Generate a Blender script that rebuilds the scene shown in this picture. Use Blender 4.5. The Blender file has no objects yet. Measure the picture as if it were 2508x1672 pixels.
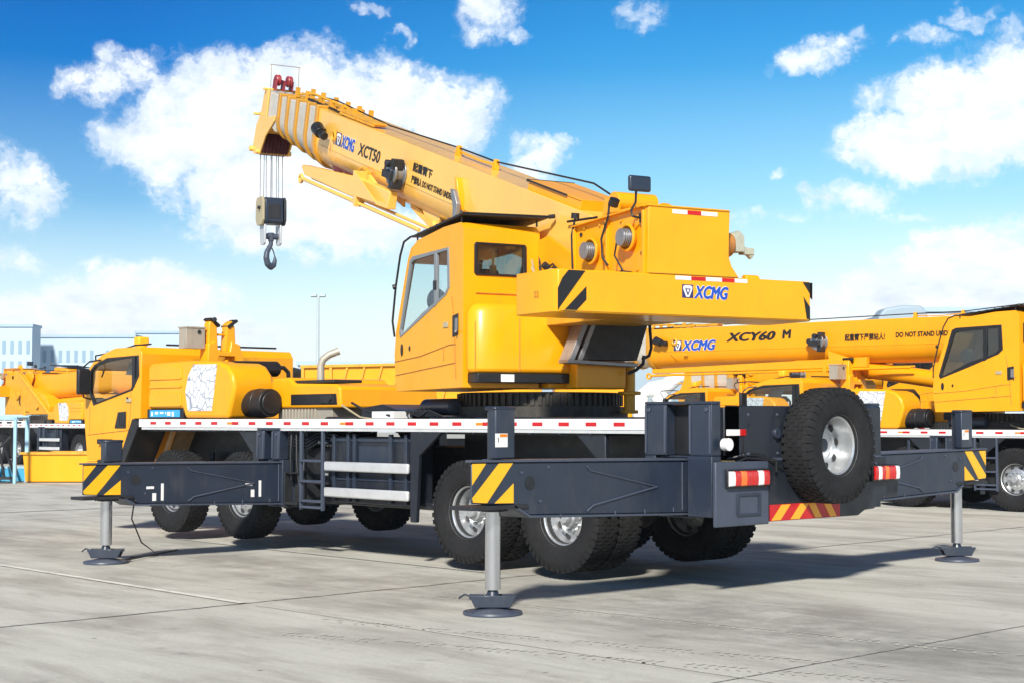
import bpy, bmesh, math, random
from mathutils import Matrix, Vector
random.seed(7)
R = math.radians
SC = bpy.context.scene
COL = SC.collection
PI = math.pi

# ------------------------------------------------------------------ camera
cam_d = bpy.data.cameras.new('camera'); cam = bpy.data.objects.new('camera', cam_d); COL.objects.link(cam)
cam_d.lens = 55.55; cam_d.sensor_width = 36; cam_d.clip_end = 5000; cam_d.clip_start = 0.1
CP = Vector((-9.939, 12.873, 1.65))
yaw = R(43.4); pit = math.atan(191/3870)
VH = Vector((math.cos(yaw), -math.sin(yaw), 0)); RT = Vector((-math.sin(yaw), -math.cos(yaw), 0))
VV = VH*math.cos(pit) + Vector((0, 0, 1))*math.sin(pit)
cam.location = CP
cam.rotation_euler = VV.to_track_quat('-Z', 'Y').to_euler()
SC.camera = cam

# ------------------------------------------------------------------ node helpers
class NT:
    def __init__(s, nt): s.nt = nt; s.n = nt.nodes; s.l = nt.links
    def add(s, t, **k):
        o = s.n.new(t)
        for a, b in k.items(): setattr(o, a, b)
        return o
    def link(s, a, b): s.l.new(a, b)
    def m(s, op, a, b=None, c=None, clamp=False):
        o = s.n.new('ShaderNodeMath'); o.operation = op; o.use_clamp = clamp
        for i, v in enumerate((a, b, c)):
            if v is None: continue
            if isinstance(v, (int, float)): o.inputs[i].default_value = v
            else: s.l.new(v, o.inputs[i])
        return o.outputs[0]
    def noise(s, vec, scale, detail=4, rough=.55, dist=0.):
        o = s.n.new('ShaderNodeTexNoise'); o.inputs['Scale'].default_value = scale; o.inputs['Detail'].default_value = detail
        o.inputs['Roughness'].default_value = rough; o.inputs['Distortion'].default_value = dist
        if vec is not None: s.l.new(vec, o.inputs['Vector'])
        return o.outputs['Fac']
    def ramp(s, fac, stops, mode='LINEAR'):
        o = s.n.new('ShaderNodeValToRGB'); o.color_ramp.interpolation = mode
        e = o.color_ramp.elements
        while len(e) < len(stops): e.new(.5)
        for el, (p, c) in zip(e, stops):
            el.position = p; el.color = (c, c, c, 1) if isinstance(c, (int, float)) else (*c, 1)
        s.l.new(fac, o.inputs[0]); return o.outputs[0]
    def mix(s, fac, a, b, mode='MIX'):
        o = s.n.new('ShaderNodeMix'); o.data_type = 'RGBA'; o.blend_type = mode
        for i, v in ((0, fac), (6, a), (7, b)):
            if isinstance(v, (int, float)): o.inputs[i].default_value = v
            elif isinstance(v, tuple): o.inputs[i].default_value = (*v, 1)
            else: s.l.new(v, o.inputs[i])
        return o.outputs[2]
    def mapping(s, vec, scale, rot=(0, 0, 0)):
        o = s.n.new('ShaderNodeMapping'); o.inputs['Scale'].default_value = scale; o.inputs['Rotation'].default_value = rot
        s.l.new(vec, o.inputs['Vector']); return o.outputs[0]

MAT = {}
def mat(name, col, rough=.5, metal=0., var=.12, scale=3., bump=.0, bscale=40., coat=0., dirt=0., dirtcol=(.12, .10, .08), spec=.5):
    m = bpy.data.materials.new(name); m.use_nodes = True; t = NT(m.node_tree)
    p = t.n['Principled BSDF']
    tc = t.add('ShaderNodeTexCoord').outputs['Object']
    n = t.noise(tc, scale, 5, .6)
    v = t.ramp(n, [(.3, tuple(max(0, c*(1-var)) for c in col)), (.7, tuple(min(1, c*(1+var)) for c in col))])
    if dirt > 0:
        n2 = t.noise(t.mapping(tc, (1.5, 1.5, .5)), 4, 8, .7)
        f = t.ramp(n2, [(.52, 0.), (.75, dirt)])
        v = t.mix(f, v, dirtcol)
    t.link(v, p.inputs['Base Color'])
    n3 = t.noise(tc, scale*2.3, 4, .6)
    t.link(t.ramp(n3, [(.3, max(.02, rough*.8)), (.7, min(1, rough*1.2))]), p.inputs['Roughness'])
    p.inputs['Metallic'].default_value = metal
    p.inputs['Specular IOR Level'].default_value = spec
    p.inputs['Coat Weight'].default_value = coat; p.inputs['Coat Roughness'].default_value = .12
    if bump > 0:
        b = t.add('ShaderNodeBump'); b.inputs['Strength'].default_value = bump; b.inputs['Distance'].default_value = .01
        t.link(t.noise(tc, bscale, 3, .6), b.inputs['Height']); t.link(b.outputs[0], p.inputs['Normal'])
    MAT[name] = m; return m

YEL = (.86, .360, .003)
mat('yellow_paint', YEL, .38, coat=.22, var=.06, scale=1.6, dirt=.20, dirtcol=(.42, .22, .04), bump=.10, bscale=5, spec=.35)
mat('boom_glare_yellow', (.92, .52, .095), .30, coat=.45, var=.05, scale=1.4, dirt=.14, dirtcol=(.5, .30, .10), bump=.05, bscale=5)  # paler copy of the yellow: glare and sky sheen put into the colour
mat('yellow_dull', (.70, .34, .02), .5, var=.1, scale=5, dirt=.5, dirtcol=(.25, .12, .03))
mat('orange_rust', (.42, .17, .035), .6, var=.2, scale=7, dirt=.6, dirtcol=(.12, .06, .03))
mat('slate_paint', (.019, .028, .048), .42, coat=.2, var=.12, scale=2, dirt=.34, dirtcol=(.085, .085, .085), bump=.05, bscale=8)
mat('slate_dark', (.011, .014, .022), .45, coat=.2, var=.15, scale=3, dirt=.25, dirtcol=(.08, .078, .075), bump=.06, bscale=9)
mat('slate_light', (.055, .068, .10), .45, var=.12, scale=3, dirt=.2)
mat('dark_steel', (.018, .019, .022), .55, var=.25, scale=4, dirt=.3, dirtcol=(.06, .055, .05))
mat('black_plastic', (.012, .012, .014), .45, var=.2, scale=4)
mat('rubber', (.016, .016, .017), .82, var=.25, scale=6, bump=.25, bscale=60, dirt=.25, dirtcol=(.06, .056, .05), spec=.25)
mat('silver', (.56, .57, .58), .34, metal=.7, var=.08, scale=8, dirt=.22, dirtcol=(.25, .24, .23))
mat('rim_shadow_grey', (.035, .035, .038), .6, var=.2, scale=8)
mat('chrome', (.60, .605, .63), .20, metal=.9, var=.05, scale=5)
mat('steel_grey', (.30, .30, .31), .42, metal=.6, var=.12, scale=8, dirt=.3)
mat('aluminium', (.72, .72, .72), .35, metal=.45, var=.06, scale=6, dirt=.2, dirtcol=(.4, .39, .37))
mat('white_paint', (.78, .78, .76), .45, var=.04, scale=5, dirt=.12, dirtcol=(.5, .47, .42))
mat('boom_inner', (.50, .48, .43), .5, var=.1, scale=9, dirt=.35, dirtcol=(.35, .27, .16))
mat('red_tape', (.52, .008, .012), .35, var=.1, scale=8)
mat('orange_tape', (.85, .22, .01), .35, var=.08, scale=8)
mat('red_lens', (.55, .012, .012), .15, coat=.6, var=.1, scale=12)
mat('orange_lens', (.9, .18, .02), .15, coat=.6, var=.1, scale=12)
mat('white_lens', (.8, .78, .76), .15, coat=.6, var=.05, scale=12)
mat('black_decal', (.013, .012, .012), .4, var=.1)
mat('blue_decal', (.012, .07, .42), .35, var=.05)
mat('navy_decal', (.03, .03, .12), .35, var=.05)
mat('blue_sticker', (.04, .36, .78), .35, var=.08)
mat('maroon', (.10, .022, .025), .5, var=.2, scale=9)
mat('red_sheave', (.30, .03, .035), .45, var=.2, scale=9)
mat('copper', (.45, .38, .18), .35, metal=.6, var=.15)
mat('beige_metal', (.42, .38, .31), .5, metal=.3, var=.1, dirt=.3)
mat('motor_green', (.42, .42, .33), .5, var=.15, scale=14, dirt=.4)
mat('cooler', (.035, .034, .035), .6, var=.2, scale=5)
mat('cream', (.42, .36, .23), .5, var=.1, dirt=.3, dirtcol=(.4, .25, .1))
mat('interior', (.10, .10, .095), .7, var=.2)
mat('seat_fabric', (.05, .05, .055), .85, var=.2)
mat('sky_blue_steel', (.30, .50, .62), .45, var=.1, dirt=.3, dirtcol=(.6, .62, .62))
mat('cyan_panel', (.05, .34, .55), .4, var=.12, dirt=.3, dirtcol=(.3, .45, .5))
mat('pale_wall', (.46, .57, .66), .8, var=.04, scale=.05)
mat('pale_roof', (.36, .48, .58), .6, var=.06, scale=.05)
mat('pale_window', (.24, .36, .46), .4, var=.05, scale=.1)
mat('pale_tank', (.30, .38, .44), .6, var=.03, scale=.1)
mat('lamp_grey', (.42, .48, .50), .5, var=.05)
mat('tan', (.42, .26, .12), .7, var=.2, scale=6, dirt=.3)

def glass(name, tint, refl=.12, op=.25):
    m = bpy.data.materials.new(name); m.use_nodes = True; t = NT(m.node_tree)
    t.n.remove(t.n['Principled BSDF']); out = t.n['Material Output']
    tr = t.add('ShaderNodeBsdfTransparent'); tr.inputs[0].default_value = (*tint, 1)
    gl = t.add('ShaderNodeBsdfGlossy'); gl.inputs['Roughness'].default_value = .03
    df = t.add('ShaderNodeBsdfDiffuse')
    tc = t.add('ShaderNodeTexCoord').outputs['Object']
    t.link(t.ramp(t.noise(tc, 5, 3), [(.3, (.06, .07, .07)), (.7, (.12, .13, .13))]), df.inputs[0])
    fr = t.add('ShaderNodeFresnel'); fr.inputs[0].default_value = 1.5
    mx0 = t.add('ShaderNodeMixShader'); mx0.inputs[0].default_value = op
    t.link(tr.outputs[0], mx0.inputs[1]); t.link(df.outputs[0], mx0.inputs[2])
    mx = t.add('ShaderNodeMixShader')
    geo = t.add('ShaderNodeNewGeometry'); front = t.m('SUBTRACT', 1., geo.outputs['Backfacing'])
    t.link(t.m('MULTIPLY', t.m('ADD', t.m('MULTIPLY', fr.outputs[0], .8), refl, clamp=True), front), mx.inputs[0])
    t.link(mx0.outputs[0], mx.inputs[1]); t.link(gl.outputs[0], mx.inputs[2]); t.link(mx.outputs[0], out.inputs[0])
    MAT[name] = m
glass('clear_glass', (.93, .96, .96), .02, .0)
glass('dark_glass', (.55, .60, .58), .06, .08)

# giraffe-like crackle pattern: white cells with grey veins
def crackle():
    m = bpy.data.materials.new('crackle_panel'); m.use_nodes = True; t = NT(m.node_tree); p = t.n['Principled BSDF']
    tc = t.add('ShaderNodeTexCoord').outputs['Object']
    v = t.add('ShaderNodeTexVoronoi', feature='DISTANCE_TO_EDGE'); v.inputs['Scale'].default_value = 8.5; v.inputs['Randomness'].default_value = .75
    mp = t.mapping(tc, (1.15, .01, .85)); t.link(mp, v.inputs['Vector'])
    c = t.ramp(v.outputs['Distance'], [(.028, (.24, .26, .33)), (.065, (.72, .73, .76))])
    n = t.noise(mp, 25, 3); c = t.mix(t.ramp(n, [(.5, 0.), (.75, .25)]), c, (.5, .52, .6))
    t.link(c, p.inputs['Base Color']); p.inputs['Roughness'].default_value = .4
    MAT['crackle'] = m
crackle()

# worn concrete of the yard
def concrete():
    m = bpy.data.materials.new('concrete_yard'); m.use_nodes = True; t = NT(m.node_tree); p = t.n['Principled BSDF']
    tc = t.add('ShaderNodeTexCoord').outputs['Object']
    big = t.noise(tc, .16, 5, .6)
    med = t.noise(t.mapping(tc, (.55, 1.5, 1), (0, 0, R(8))), .9, 8, .68, .35)
    streak = t.noise(t.mapping(tc, (.30, 5.5, 1), (0, 0, R(-36))), .8, 7, .7, .2)
    fine = t.noise(tc, 26, 8, .8)
    c = t.ramp(med, [(.26, (.33, .31, .265)), (.42, (.45, .43, .375)), (.53, (.57, .555, .485)), (.78, (.66, .645, .57))])
    c = t.mix(t.ramp(streak, [(.46, 0.), (.76, .38)]), c, (.27, .255, .222))
    # driven-over worn lane on the near side of the machine
    sep = t.add('ShaderNodeSeparateXYZ'); t.link(tc, sep.inputs[0]); X, Y = sep.outputs[0], sep.outputs[1]
    warp = t.m('MULTIPLY', t.m('SUBTRACT', t.noise(tc, .5, 4), .5), 1.6)
    def band(axis, c0, w, a):
        d = t.m('ABSOLUTE', t.m('SUBTRACT', t.m('ADD', axis, warp), c0))
        return t.m('MULTIPLY', t.ramp(t.m('DIVIDE', d, w), [(.35, 1.), (1., 0.)]), a)
    patch = t.ramp(t.noise(tc, 1.1, 8, .75), [(.36, 0.), (.6, 1.)])
    c = t.mix(t.m('MULTIPLY', band(Y, 2.7, 1.7, .55), patch), c, (.19, .183, .165))
    c = t.mix(t.m('MULTIPLY', band(t.m('ADD', Y, t.m('MULTIPLY', X, .5)), 1.2, 1.1, .55), patch), c, (.20, .19, .17))
    lt = t.ramp(t.noise(t.mapping(tc, (.5, 3.2, 1), (0, 0, R(-30))), 1.3, 6, .7), [(.55, 0.), (.72, .55)])
    c = t.mix(lt, c, (.68, .66, .59))
    spots = t.ramp(t.noise(tc, 2.3, 5, .65), [(.62, 0.), (.74, .60)])
    c = t.mix(spots, c, (.17, .165, .155))
    vs = t.add('ShaderNodeTexVoronoi'); vs.inputs['Scale'].default_value = 1.35; t.link(tc, vs.inputs['Vector'])
    c = t.mix(t.ramp(vs.outputs['Distance'], [(.012, .85), (.04, 0.)]), c, (.09, .08, .07))
    c = t.mix(t.ramp(fine, [(.3, .35), (.62, 0.)]), c, (.24, .23, .205))
    grain = t.noise(tc, 95, 3, .7)
    c = t.mix(t.ramp(grain, [(.30, .30), (.48, 0.)]), c, (.22, .21, .185)); c = t.mix(t.ramp(grain, [(.56, 0.), (.74, .30)]), c, (.74, .73, .68))
    t.link(c, p.inputs['Base Color'])
    p.inputs['Roughness'].default_value = .85; p.inputs['Specular IOR Level'].default_value = .25
    b = t.add('ShaderNodeBump'); b.inputs['Strength'].default_value = .35; b.inputs['Distance'].default_value = .02
    t.link(t.mix(.5, fine, med), b.inputs['Height']); t.link(b.outputs[0], p.inputs['Normal'])
    MAT['concrete'] = m
concrete()
# worn paint line: breaks up into the concrete
def worn(name, col, under, lo, hi):
    m = bpy.data.materials.new(name); m.use_nodes = True; t = NT(m.node_tree); p = t.n['Principled BSDF']
    tc = t.add('ShaderNodeTexCoord').outputs['Object']
    f = t.ramp(t.noise(tc, 6, 9, .75), [(lo, 0.), (hi, 1.)])
    t.link(t.mix(f, under, col), p.inputs['Base Color']); p.inputs['Roughness'].default_value = .8
    MAT[name] = m
worn('line_paint', (.74, .72, .64), (.46, .45, .41), .36, .55)
worn('line_paint_faint', (.60, .57, .50), (.44, .43, .39), .42, .62)
worn('line_ghost', (.62, .605, .53), (.50, .485, .42), .50, .66)
worn('joint_dark', (.10, .095, .085), (.36, .35, .33), .40, .52)
worn('track_mark', (.39, .375, .325), (.50, .485, .42), .50, .64)

# ------------------------------------------------------------------ mesh builder
NOSPLIT = {'beam_fitting', 'weld_seam', 'bolt_row', 'hydraulic_hose', 'access_plug_', 'white_markings', 'blue_label', 'door_seam', 'tyre_tracks', 'flange', 'cables', 'raised_panel', 'door_handle', 'trim', 'hoist_ropes', 'reflective_strip', 'rope_keeper', 'emblem', 'rear_marker_board', 'lens', 'side_rib', 'head_plate', 'battery_box'}
def clusters(me, gap=.035):
    n = len(me.vertices); par = list(range(n))
    def find(a):
        while par[a] != a: par[a] = par[par[a]]; a = par[a]
        return a
    for e in me.edges:
        a, b = find(e.vertices[0]), find(e.vertices[1])
        if a != b: par[a] = b
    comp = {}
    for i, v in enumerate(me.vertices): comp.setdefault(find(i), []).append(v.co)
    keys = list(comp)
    if len(keys) < 2: return None
    bb = [[[min(c[j] for c in comp[k])-gap/2 for j in range(3)], [max(c[j] for c in comp[k])+gap/2 for j in range(3)]] for k in keys]
    p2 = list(range(len(keys)))
    def f2(a):
        while p2[a] != a: a = p2[a]
        return a
    for i in range(len(keys)):
        for j in range(i):
            if all(bb[i][0][k] <= bb[j][1][k] and bb[j][0][k] <= bb[i][1][k] for k in range(3)):
                a, b = f2(i), f2(j)
                if a != b: p2[a] = b
    lab = {k: f2(i) for i, k in enumerate(keys)}
    ids = sorted(set(lab.values()))
    if len(ids) < 2: return None
    return [lab[find(i)] for i in range(n)], ids
class MB:
    def __init__(s, M=None): s.b = bmesh.new(); s.M = M or Matrix(); s.mi = 0
    def v(s, p): return s.b.verts.new(s.M @ Vector(p))
    def f(s, vs):
        try: fc = s.b.faces.new(vs); fc.material_index = s.mi; return fc
        except ValueError: return None
    def box(s, x0, x1, y0, y1, z0, z1):
        x0, x1 = min(x0, x1), max(x0, x1); y0, y1 = min(y0, y1), max(y0, y1); z0, z1 = min(z0, z1), max(z0, z1)
        q = [s.v((x, y, z)) for x in (x0, x1) for y in (y0, y1) for z in (z0, z1)]
        for i in ((0, 1, 3, 2), (4, 6, 7, 5), (0, 4, 5, 1), (2, 3, 7, 6), (0, 2, 6, 4), (1, 5, 7, 3)): s.f([q[j] for j in i])
        return s
    def prism(s, pts, ax, a, b):
        def P(p, t): return {'x': (t, p[0], p[1]), 'y': (p[0], t, p[1]), 'z': (p[0], p[1], t)}[ax]
        A = [s.v(P(p, a)) for p in pts]; B = [s.v(P(p, b)) for p in pts]
        s.f(A); s.f(B[::-1]); n = len(pts)
        for i in range(n): s.f([A[i], A[(i+1) % n], B[(i+1) % n], B[i]][::-1])
        return s
    def ring(s, pts, ins, ax, a, b):
        cx = sum(p[0] for p in pts)/len(pts); cy = sum(p[1] for p in pts)/len(pts)
        inn = []
        for p in pts:
            d = math.hypot(p[0]-cx, p[1]-cy); k = (d-ins)/d; inn.append((cx+(p[0]-cx)*k, cy+(p[1]-cy)*k))
        def P(p, t): return {'x': (t, p[0], p[1]), 'y': (p[0], t, p[1]), 'z': (p[0], p[1], t)}[ax]
        n = len(pts); L = [[s.v(P(p, t)) for p in q] for q in (pts, inn) for t in (a, b)]
        oa, ob, ia, ib = L
        for i in range(n):
            j = (i+1) % n
            s.f([oa[i], oa[j], ia[j], ia[i]]); s.f([ob[i], ib[i], ib[j], ob[j]])
            s.f([oa[i], ob[i], ob[j], oa[j]]); s.f([ia[i], ia[j], ib[j], ib[i]])
        return s
    def frame_of(s, d):
        d = Vector(d).normalized(); u = d.orthogonal().normalized(); return u, d.cross(u)
    def cyl(s, p0, p1, r0, r1=None, n=20):
        r1 = r0 if r1 is None else r1; p0 = Vector(p0); p1 = Vector(p1); u, w = s.frame_of(p1-p0)
        A = []; B = []
        for i in range(n):
            a = 2*PI*i/n; d = u*math.cos(a)+w*math.sin(a)
            A.append(s.v(p0+d*r0)); B.append(s.v(p1+d*r1))
        s.f(A[::-1]); s.f(B)
        for i in range(n): s.f([A[i], A[(i+1) % n], B[(i+1) % n], B[i]])
        return s
    def tube(s, pts, r, n=8):
        pts = [Vector(p) for p in pts]; rings = []
        for i, p in enumerate(pts):
            d = (pts[min(i+1, len(pts)-1)]-pts[max(i-1, 0)]).normalized()
            if i == 0: u = d.orthogonal().normalized()
            else: u = (u - d*u.dot(d)).normalized()
            w = d.cross(u)
            rings.append([s.v(p+(u*math.cos(2*PI*k/n)+w*math.sin(2*PI*k/n))*r) for k in range(n)])
        for a, b in zip(rings, rings[1:]):
            for k in range(n): s.f([a[k], a[(k+1) % n], b[(k+1) % n], b[k]])
        s.f(rings[0][::-1]); s.f(rings[-1]); return s
    def lathe(s, prof, c, ax, n=40, closed=False):
        c = Vector(c); ax = Vector(ax).normalized(); u, w = s.frame_of(ax); rings = []
        for r, h in prof:
            rings.append([s.v(c+ax*h+(u*math.cos(2*PI*k/n)+w*math.sin(2*PI*k/n))*r) for k in range(n)])
        if closed: rings.append(rings[0])
        for a, b in zip(rings, rings[1:]):
            for k in range(n): s.f([a[k], a[(k+1) % n], b[(k+1) % n], b[k]])
        if not closed:
            s.f(rings[0][::-1]); s.f(rings[-1])
        return s
    def mesh(s, name, mats, smooth=35):
        bmesh.ops.recalc_face_normals(s.b, faces=s.b.faces)
        me = bpy.data.meshes.new(name); s.b.to_mesh(me); s.b.free()
        for m in (mats if isinstance(mats, (list, tuple)) else [mats]): me.materials.append(MAT[m])
        if smooth:
            me.shade_smooth(); me.set_sharp_from_angle(angle=R(smooth))
        return me
    def build(s, name, mats, parent=None, bevel=0., smooth=35, seg=2, label=None):
        o = bpy.data.objects.new(name, s.mesh(name, mats, smooth)); COL.objects.link(o)
        if parent is not None: o.parent = parent
        if bevel:
            b = o.modifiers.new('bevel', 'BEVEL'); b.width = bevel; b.segments = seg; b.limit_method = 'ANGLE'; b.angle_limit = R(35)
        if label: o['label'] = label
        cl = clusters(o.data) if name not in NOSPLIT and len(o.data.vertices) < 6000 and parent is not None else None
        if cl:                                  # pieces that do not touch become parts of their own
            vl, ids = cl; src = o.data
            for k, idd in enumerate(ids):
                bm = bmesh.new(); bm.from_mesh(src); bm.verts.ensure_lookup_table()
                bmesh.ops.delete(bm, geom=[v for v in bm.verts if vl[v.index] != idd], context='VERTS')
                me = bpy.data.meshes.new(name); bm.to_mesh(me); bm.free()
                for mm in src.materials: me.materials.append(mm)
                if k == 0: o.data = me
                else:
                    q = o.copy(); q.data = me; COL.objects.link(q)
        return o

def tag(o, label, cat, group=None, kind=None):
    if label: o['label'] = label
    if cat: o['category'] = cat
    if group: o['group'] = group
    if kind: o['kind'] = kind
    return o
def empty(name, loc, rz=0.):
    o = bpy.data.objects.new(name, None); o.location = loc; o.rotation_euler = (0, 0, rz); COL.objects.link(o); return o
def bake(o):
    dg = bpy.context.evaluated_depsgraph_get(); dg.update()
    me = bpy.data.meshes.new_from_object(o.evaluated_get(dg)); o.modifiers.clear(); o.data = me
def cut(o, cutters):
    for c in cutters:
        m = o.modifiers.new('cut', 'BOOLEAN'); m.operation = 'DIFFERENCE'; m.object = c; m.solver = 'EXACT'
    bake(o); o.data.shade_smooth(); o.data.set_sharp_from_angle(angle=R(30))
    for c in cutters: bpy.data.objects.remove(c, do_unlink=True)

def text(body, size, material, org, xd, zd, parent, name, shear=0., off=0., depth=.002, M=None, label=None, sx=1., fit=None):
    """letters lying in the plane spanned by xd (reading direction) and zd (up)"""
    cu = bpy.data.curves.new(name, 'FONT'); cu.body = body; cu.size = size; cu.shear = shear; cu.extrude = depth
    cu.align_x = 'LEFT'; cu.resolution_u = 3
    t = bpy.data.objects.new(name, cu); COL.objects.link(t)
    dg = bpy.context.evaluated_depsgraph_get(); dg.update()
    me = bpy.data.meshes.new_from_object(t.evaluated_get(dg)); bpy.data.objects.remove(t, do_unlink=True)
    if off:
        base = bmesh.new(); base.from_mesh(me); me2 = me.copy(); acc = bmesh.new()
        for k, (dx, dy) in enumerate(((0, 0), (off, 0), (-off, 0), (0, off*.7), (0, -off*.7), (off*.5, off*.4), (-off*.5, -off*.4))):
            c_ = me2.copy(); c_.transform(Matrix.Translation((dx, dy, k*.00012))); acc.from_mesh(c_); bpy.data.meshes.remove(c_)
        acc.to_mesh(me); acc.free(); base.free()
    if fit: sx = fit/max(v.co.x for v in me.vertices)
    xd = Vector(xd).normalized(); zd = Vector(zd).normalized(); nd = xd.cross(zd)
    T = Matrix(((xd.x*sx, zd.x, nd.x, org[0]), (xd.y*sx, zd.y, nd.y, org[1]), (xd.z*sx, zd.z, nd.z, org[2]), (0, 0, 0, 1)))
    me.transform((M or Matrix()) @ T)
    me.materials.clear(); me.materials.append(MAT[material])
    o = bpy.data.objects.new(name, me); COL.objects.link(o); o.parent = parent
    if label: o['label'] = label
    return o

# ------------------------------------------------------------------ wheel meshes (axis +y is the outer face)
def tyre_mesh():
    m = MB()
    prof = [(.285, -.11), (.31, -.135), (.38, -.158), (.46, -.166), (.52, -.158), (.552, -.14), (.562, -.11), (.562, .11), (.552, .14), (.52, .158), (.46, .166), (.38, .158), (.31, .135), (.285, .11)]
    m.lathe(prof, (0, 0, 0), (0, 1, 0), 64, closed=True)
    NB = 44
    for r_, (y0, y1, ph) in enumerate(((-.148, -.092, 0), (-.080, -.030, .5), (-.018, .018, 0), (.030, .080, .5), (.092, .148, 0))):
        for k in range(NB):
            a0 = 2*PI*(k+ph)/NB; da = 2*PI/NB*.64
            skew = .015*(1 if r_ % 2 else -1)
            q = []
            for rr in (.555, .569):
                for (a, y) in ((a0, y0), (a0+da, y0+skew*.3), (a0+da, y1), (a0, y1-skew*.3)):
                    rad = rr - (.010 if abs(y) > .13 else 0)
                    q.append(m.v((rad*math.cos(a), y, rad*math.sin(a))))
            for i in ((4, 5, 6, 7), (0, 1, 5, 4), (1, 2, 6, 5), (2, 3, 7, 6), (3, 0, 4, 7)): m.f([q[j] for j in i])
    for k in range(NB):                       # shoulder lugs
        a0 = 2*PI*k/NB; da = 2*PI/NB*.6
        for s_ in (-1, 1):
            q = [m.v((rr*math.cos(a), y*s_, rr*math.sin(a))) for rr, y in ((.50, .160), (.50, .170), (.566, .152), (.566, .138)) for a in (a0, a0+da)]
            for i in ((0, 1, 3, 2), (2, 3, 5, 4), (4, 5, 7, 6), (0, 2, 4, 6), (1, 7, 5, 3)): m.f([q[j] for j in i])
    return m.mesh('tyre', 'rubber', 30)
def rim_mesh(deep):
    m = MB(); d = -.085 if deep else .02
    prof = [(.302, .130), (.302, .106), (.290, .100), (.272, .088), (.266, .03), (.252, d+.05), (.246, d), (.205, d+.022), (.165, d+.045), (.0, d+.045), (.0, d+.02), (.165, d+.02), (.245, d-.02), (.262, d-.02), (.275, -.11), (.300, -.13), (.306, -.12), (.29, -.10), (.29, .10), (.306, .12)]
    prof = [(max(r, .002), h) for r, h in prof]
    m.lathe(prof, (0, 0, 0), (0, 1, 0), 48, closed=True)
    top = .10 if deep else .15
    m.lathe([(.002, top), (.055, top-.002), (.070, top-.02), (.080, top-.055), (.100, top-.07), (.108, d+.05), (.002, d+.04)], (0, 0, 0), (0, 1, 0), 28)
    for k in range(10):
        a = 2*PI*k/10; x, z = .137*math.cos(a), .137*math.sin(a)
        m.cyl((x, d+.035, z), (x, d+.078, z), .014, n=6)
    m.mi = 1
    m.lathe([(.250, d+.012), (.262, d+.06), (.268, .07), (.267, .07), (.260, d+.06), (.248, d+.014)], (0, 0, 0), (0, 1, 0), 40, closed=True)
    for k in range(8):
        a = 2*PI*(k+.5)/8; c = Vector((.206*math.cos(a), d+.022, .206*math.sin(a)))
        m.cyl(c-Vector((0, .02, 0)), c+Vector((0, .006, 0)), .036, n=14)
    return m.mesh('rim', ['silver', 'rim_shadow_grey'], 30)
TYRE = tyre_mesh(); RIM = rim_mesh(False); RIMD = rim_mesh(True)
def spare_rim():
    m = MB(); d = .085
    prof = [(.300, -.128), (.300, -.108), (.287, -.100), (.268, -.085), (.262, -.02), (.25, .04), (.235, d), (.165, d-.028), (.165, d-.015), (.24, d+.012), (.262, d+.012), (.29, .10), (.306, .12), (.306, -.12)]
    m.lathe(prof, (0, 0, 0), (0, 1, 0), 56, closed=True)
    m.lathe([(.17, d-.026), (.13, d-.03), (.13, d-.012), (.17, d-.012)], (0, 0, 0), (0, 1, 0), 40, closed=True)
    m.cyl((0, d-.02, 0), (0, d-.01, 0), .132, n=30)
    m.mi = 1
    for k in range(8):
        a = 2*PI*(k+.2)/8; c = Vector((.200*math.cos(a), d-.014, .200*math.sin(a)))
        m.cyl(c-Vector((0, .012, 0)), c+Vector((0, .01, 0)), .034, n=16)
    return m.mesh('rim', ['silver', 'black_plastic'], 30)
SPARERIM = spare_rim()

def wheel(parent, x, y, z, side, deep=False, rim=None, rz=None, name='wheel', steer=0.):
    ro = bpy.data.objects.new(name, rim or (RIMD if deep else RIM)); COL.objects.link(ro); ro.parent = parent
    ro.location = (x, y, z); ro.rotation_euler = (0, 0, (0 if side > 0 else PI)+steer) if rz is None else (0, 0, rz)
    t = bpy.data.objects.new('tyre', TYRE); COL.objects.link(t); t.parent = ro
    return ro

def logo(parent, org, xd, zd, h, M=None, name='emblem', fit=None):
    fit = fit or h*4.25
    """dark square badge with a white triangle emblem, then blue slanted letters"""
    xd = Vector(xd).normalized(); zd = Vector(zd).normalized(); nd = xd.cross(zd)
    T = Matrix(((xd.x, zd.x, nd.x, org[0]), (xd.y, zd.y, nd.y, org[1]), (xd.z, zd.z, nd.z, org[2]), (0, 0, 0, 1)))
    m = MB((M or Matrix()) @ T); e = .002
    m.prism([(0, 0), (h, 0), (h, h), (0, h)], 'z', 0, e)
    m.mi = 1
    m.prism([(h*.10, h*.64), (h*.10, h*.86), (h*.26, h*.93), (h*.74, h*.93), (h*.90, h*.86), (h*.90, h*.64), (h*.64, h*.08), (h*.36, h*.08)], 'z', e, 2*e)
    m.mi = 0
    m.prism([(h*.24, h*.70), (h*.76, h*.70), (h*.50, h*.14)], 'z', 2*e, 3*e)
    m.mi = 1; m.prism([(h*.38, h*.62), (h*.62, h*.62), (h*.5, h*.38)], 'z', 3*e, 4*e)
    m.build(name, ['navy_decal', 'white_paint'], parent, smooth=0)
    o2 = Vector(org)+xd*h*1.12
    text('XCMG', h*1.28, 'white_paint', o2+zd*h*.03, xd, zd, parent, 'lettering', .28, h*.12, .0012, M, fit=fit-h*1.12)
    text('XCMG', h*1.28, 'blue_decal', o2+zd*h*.03, xd, zd, parent, 'lettering', .28, h*.075, .0030, M, fit=fit-h*1.12)

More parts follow.
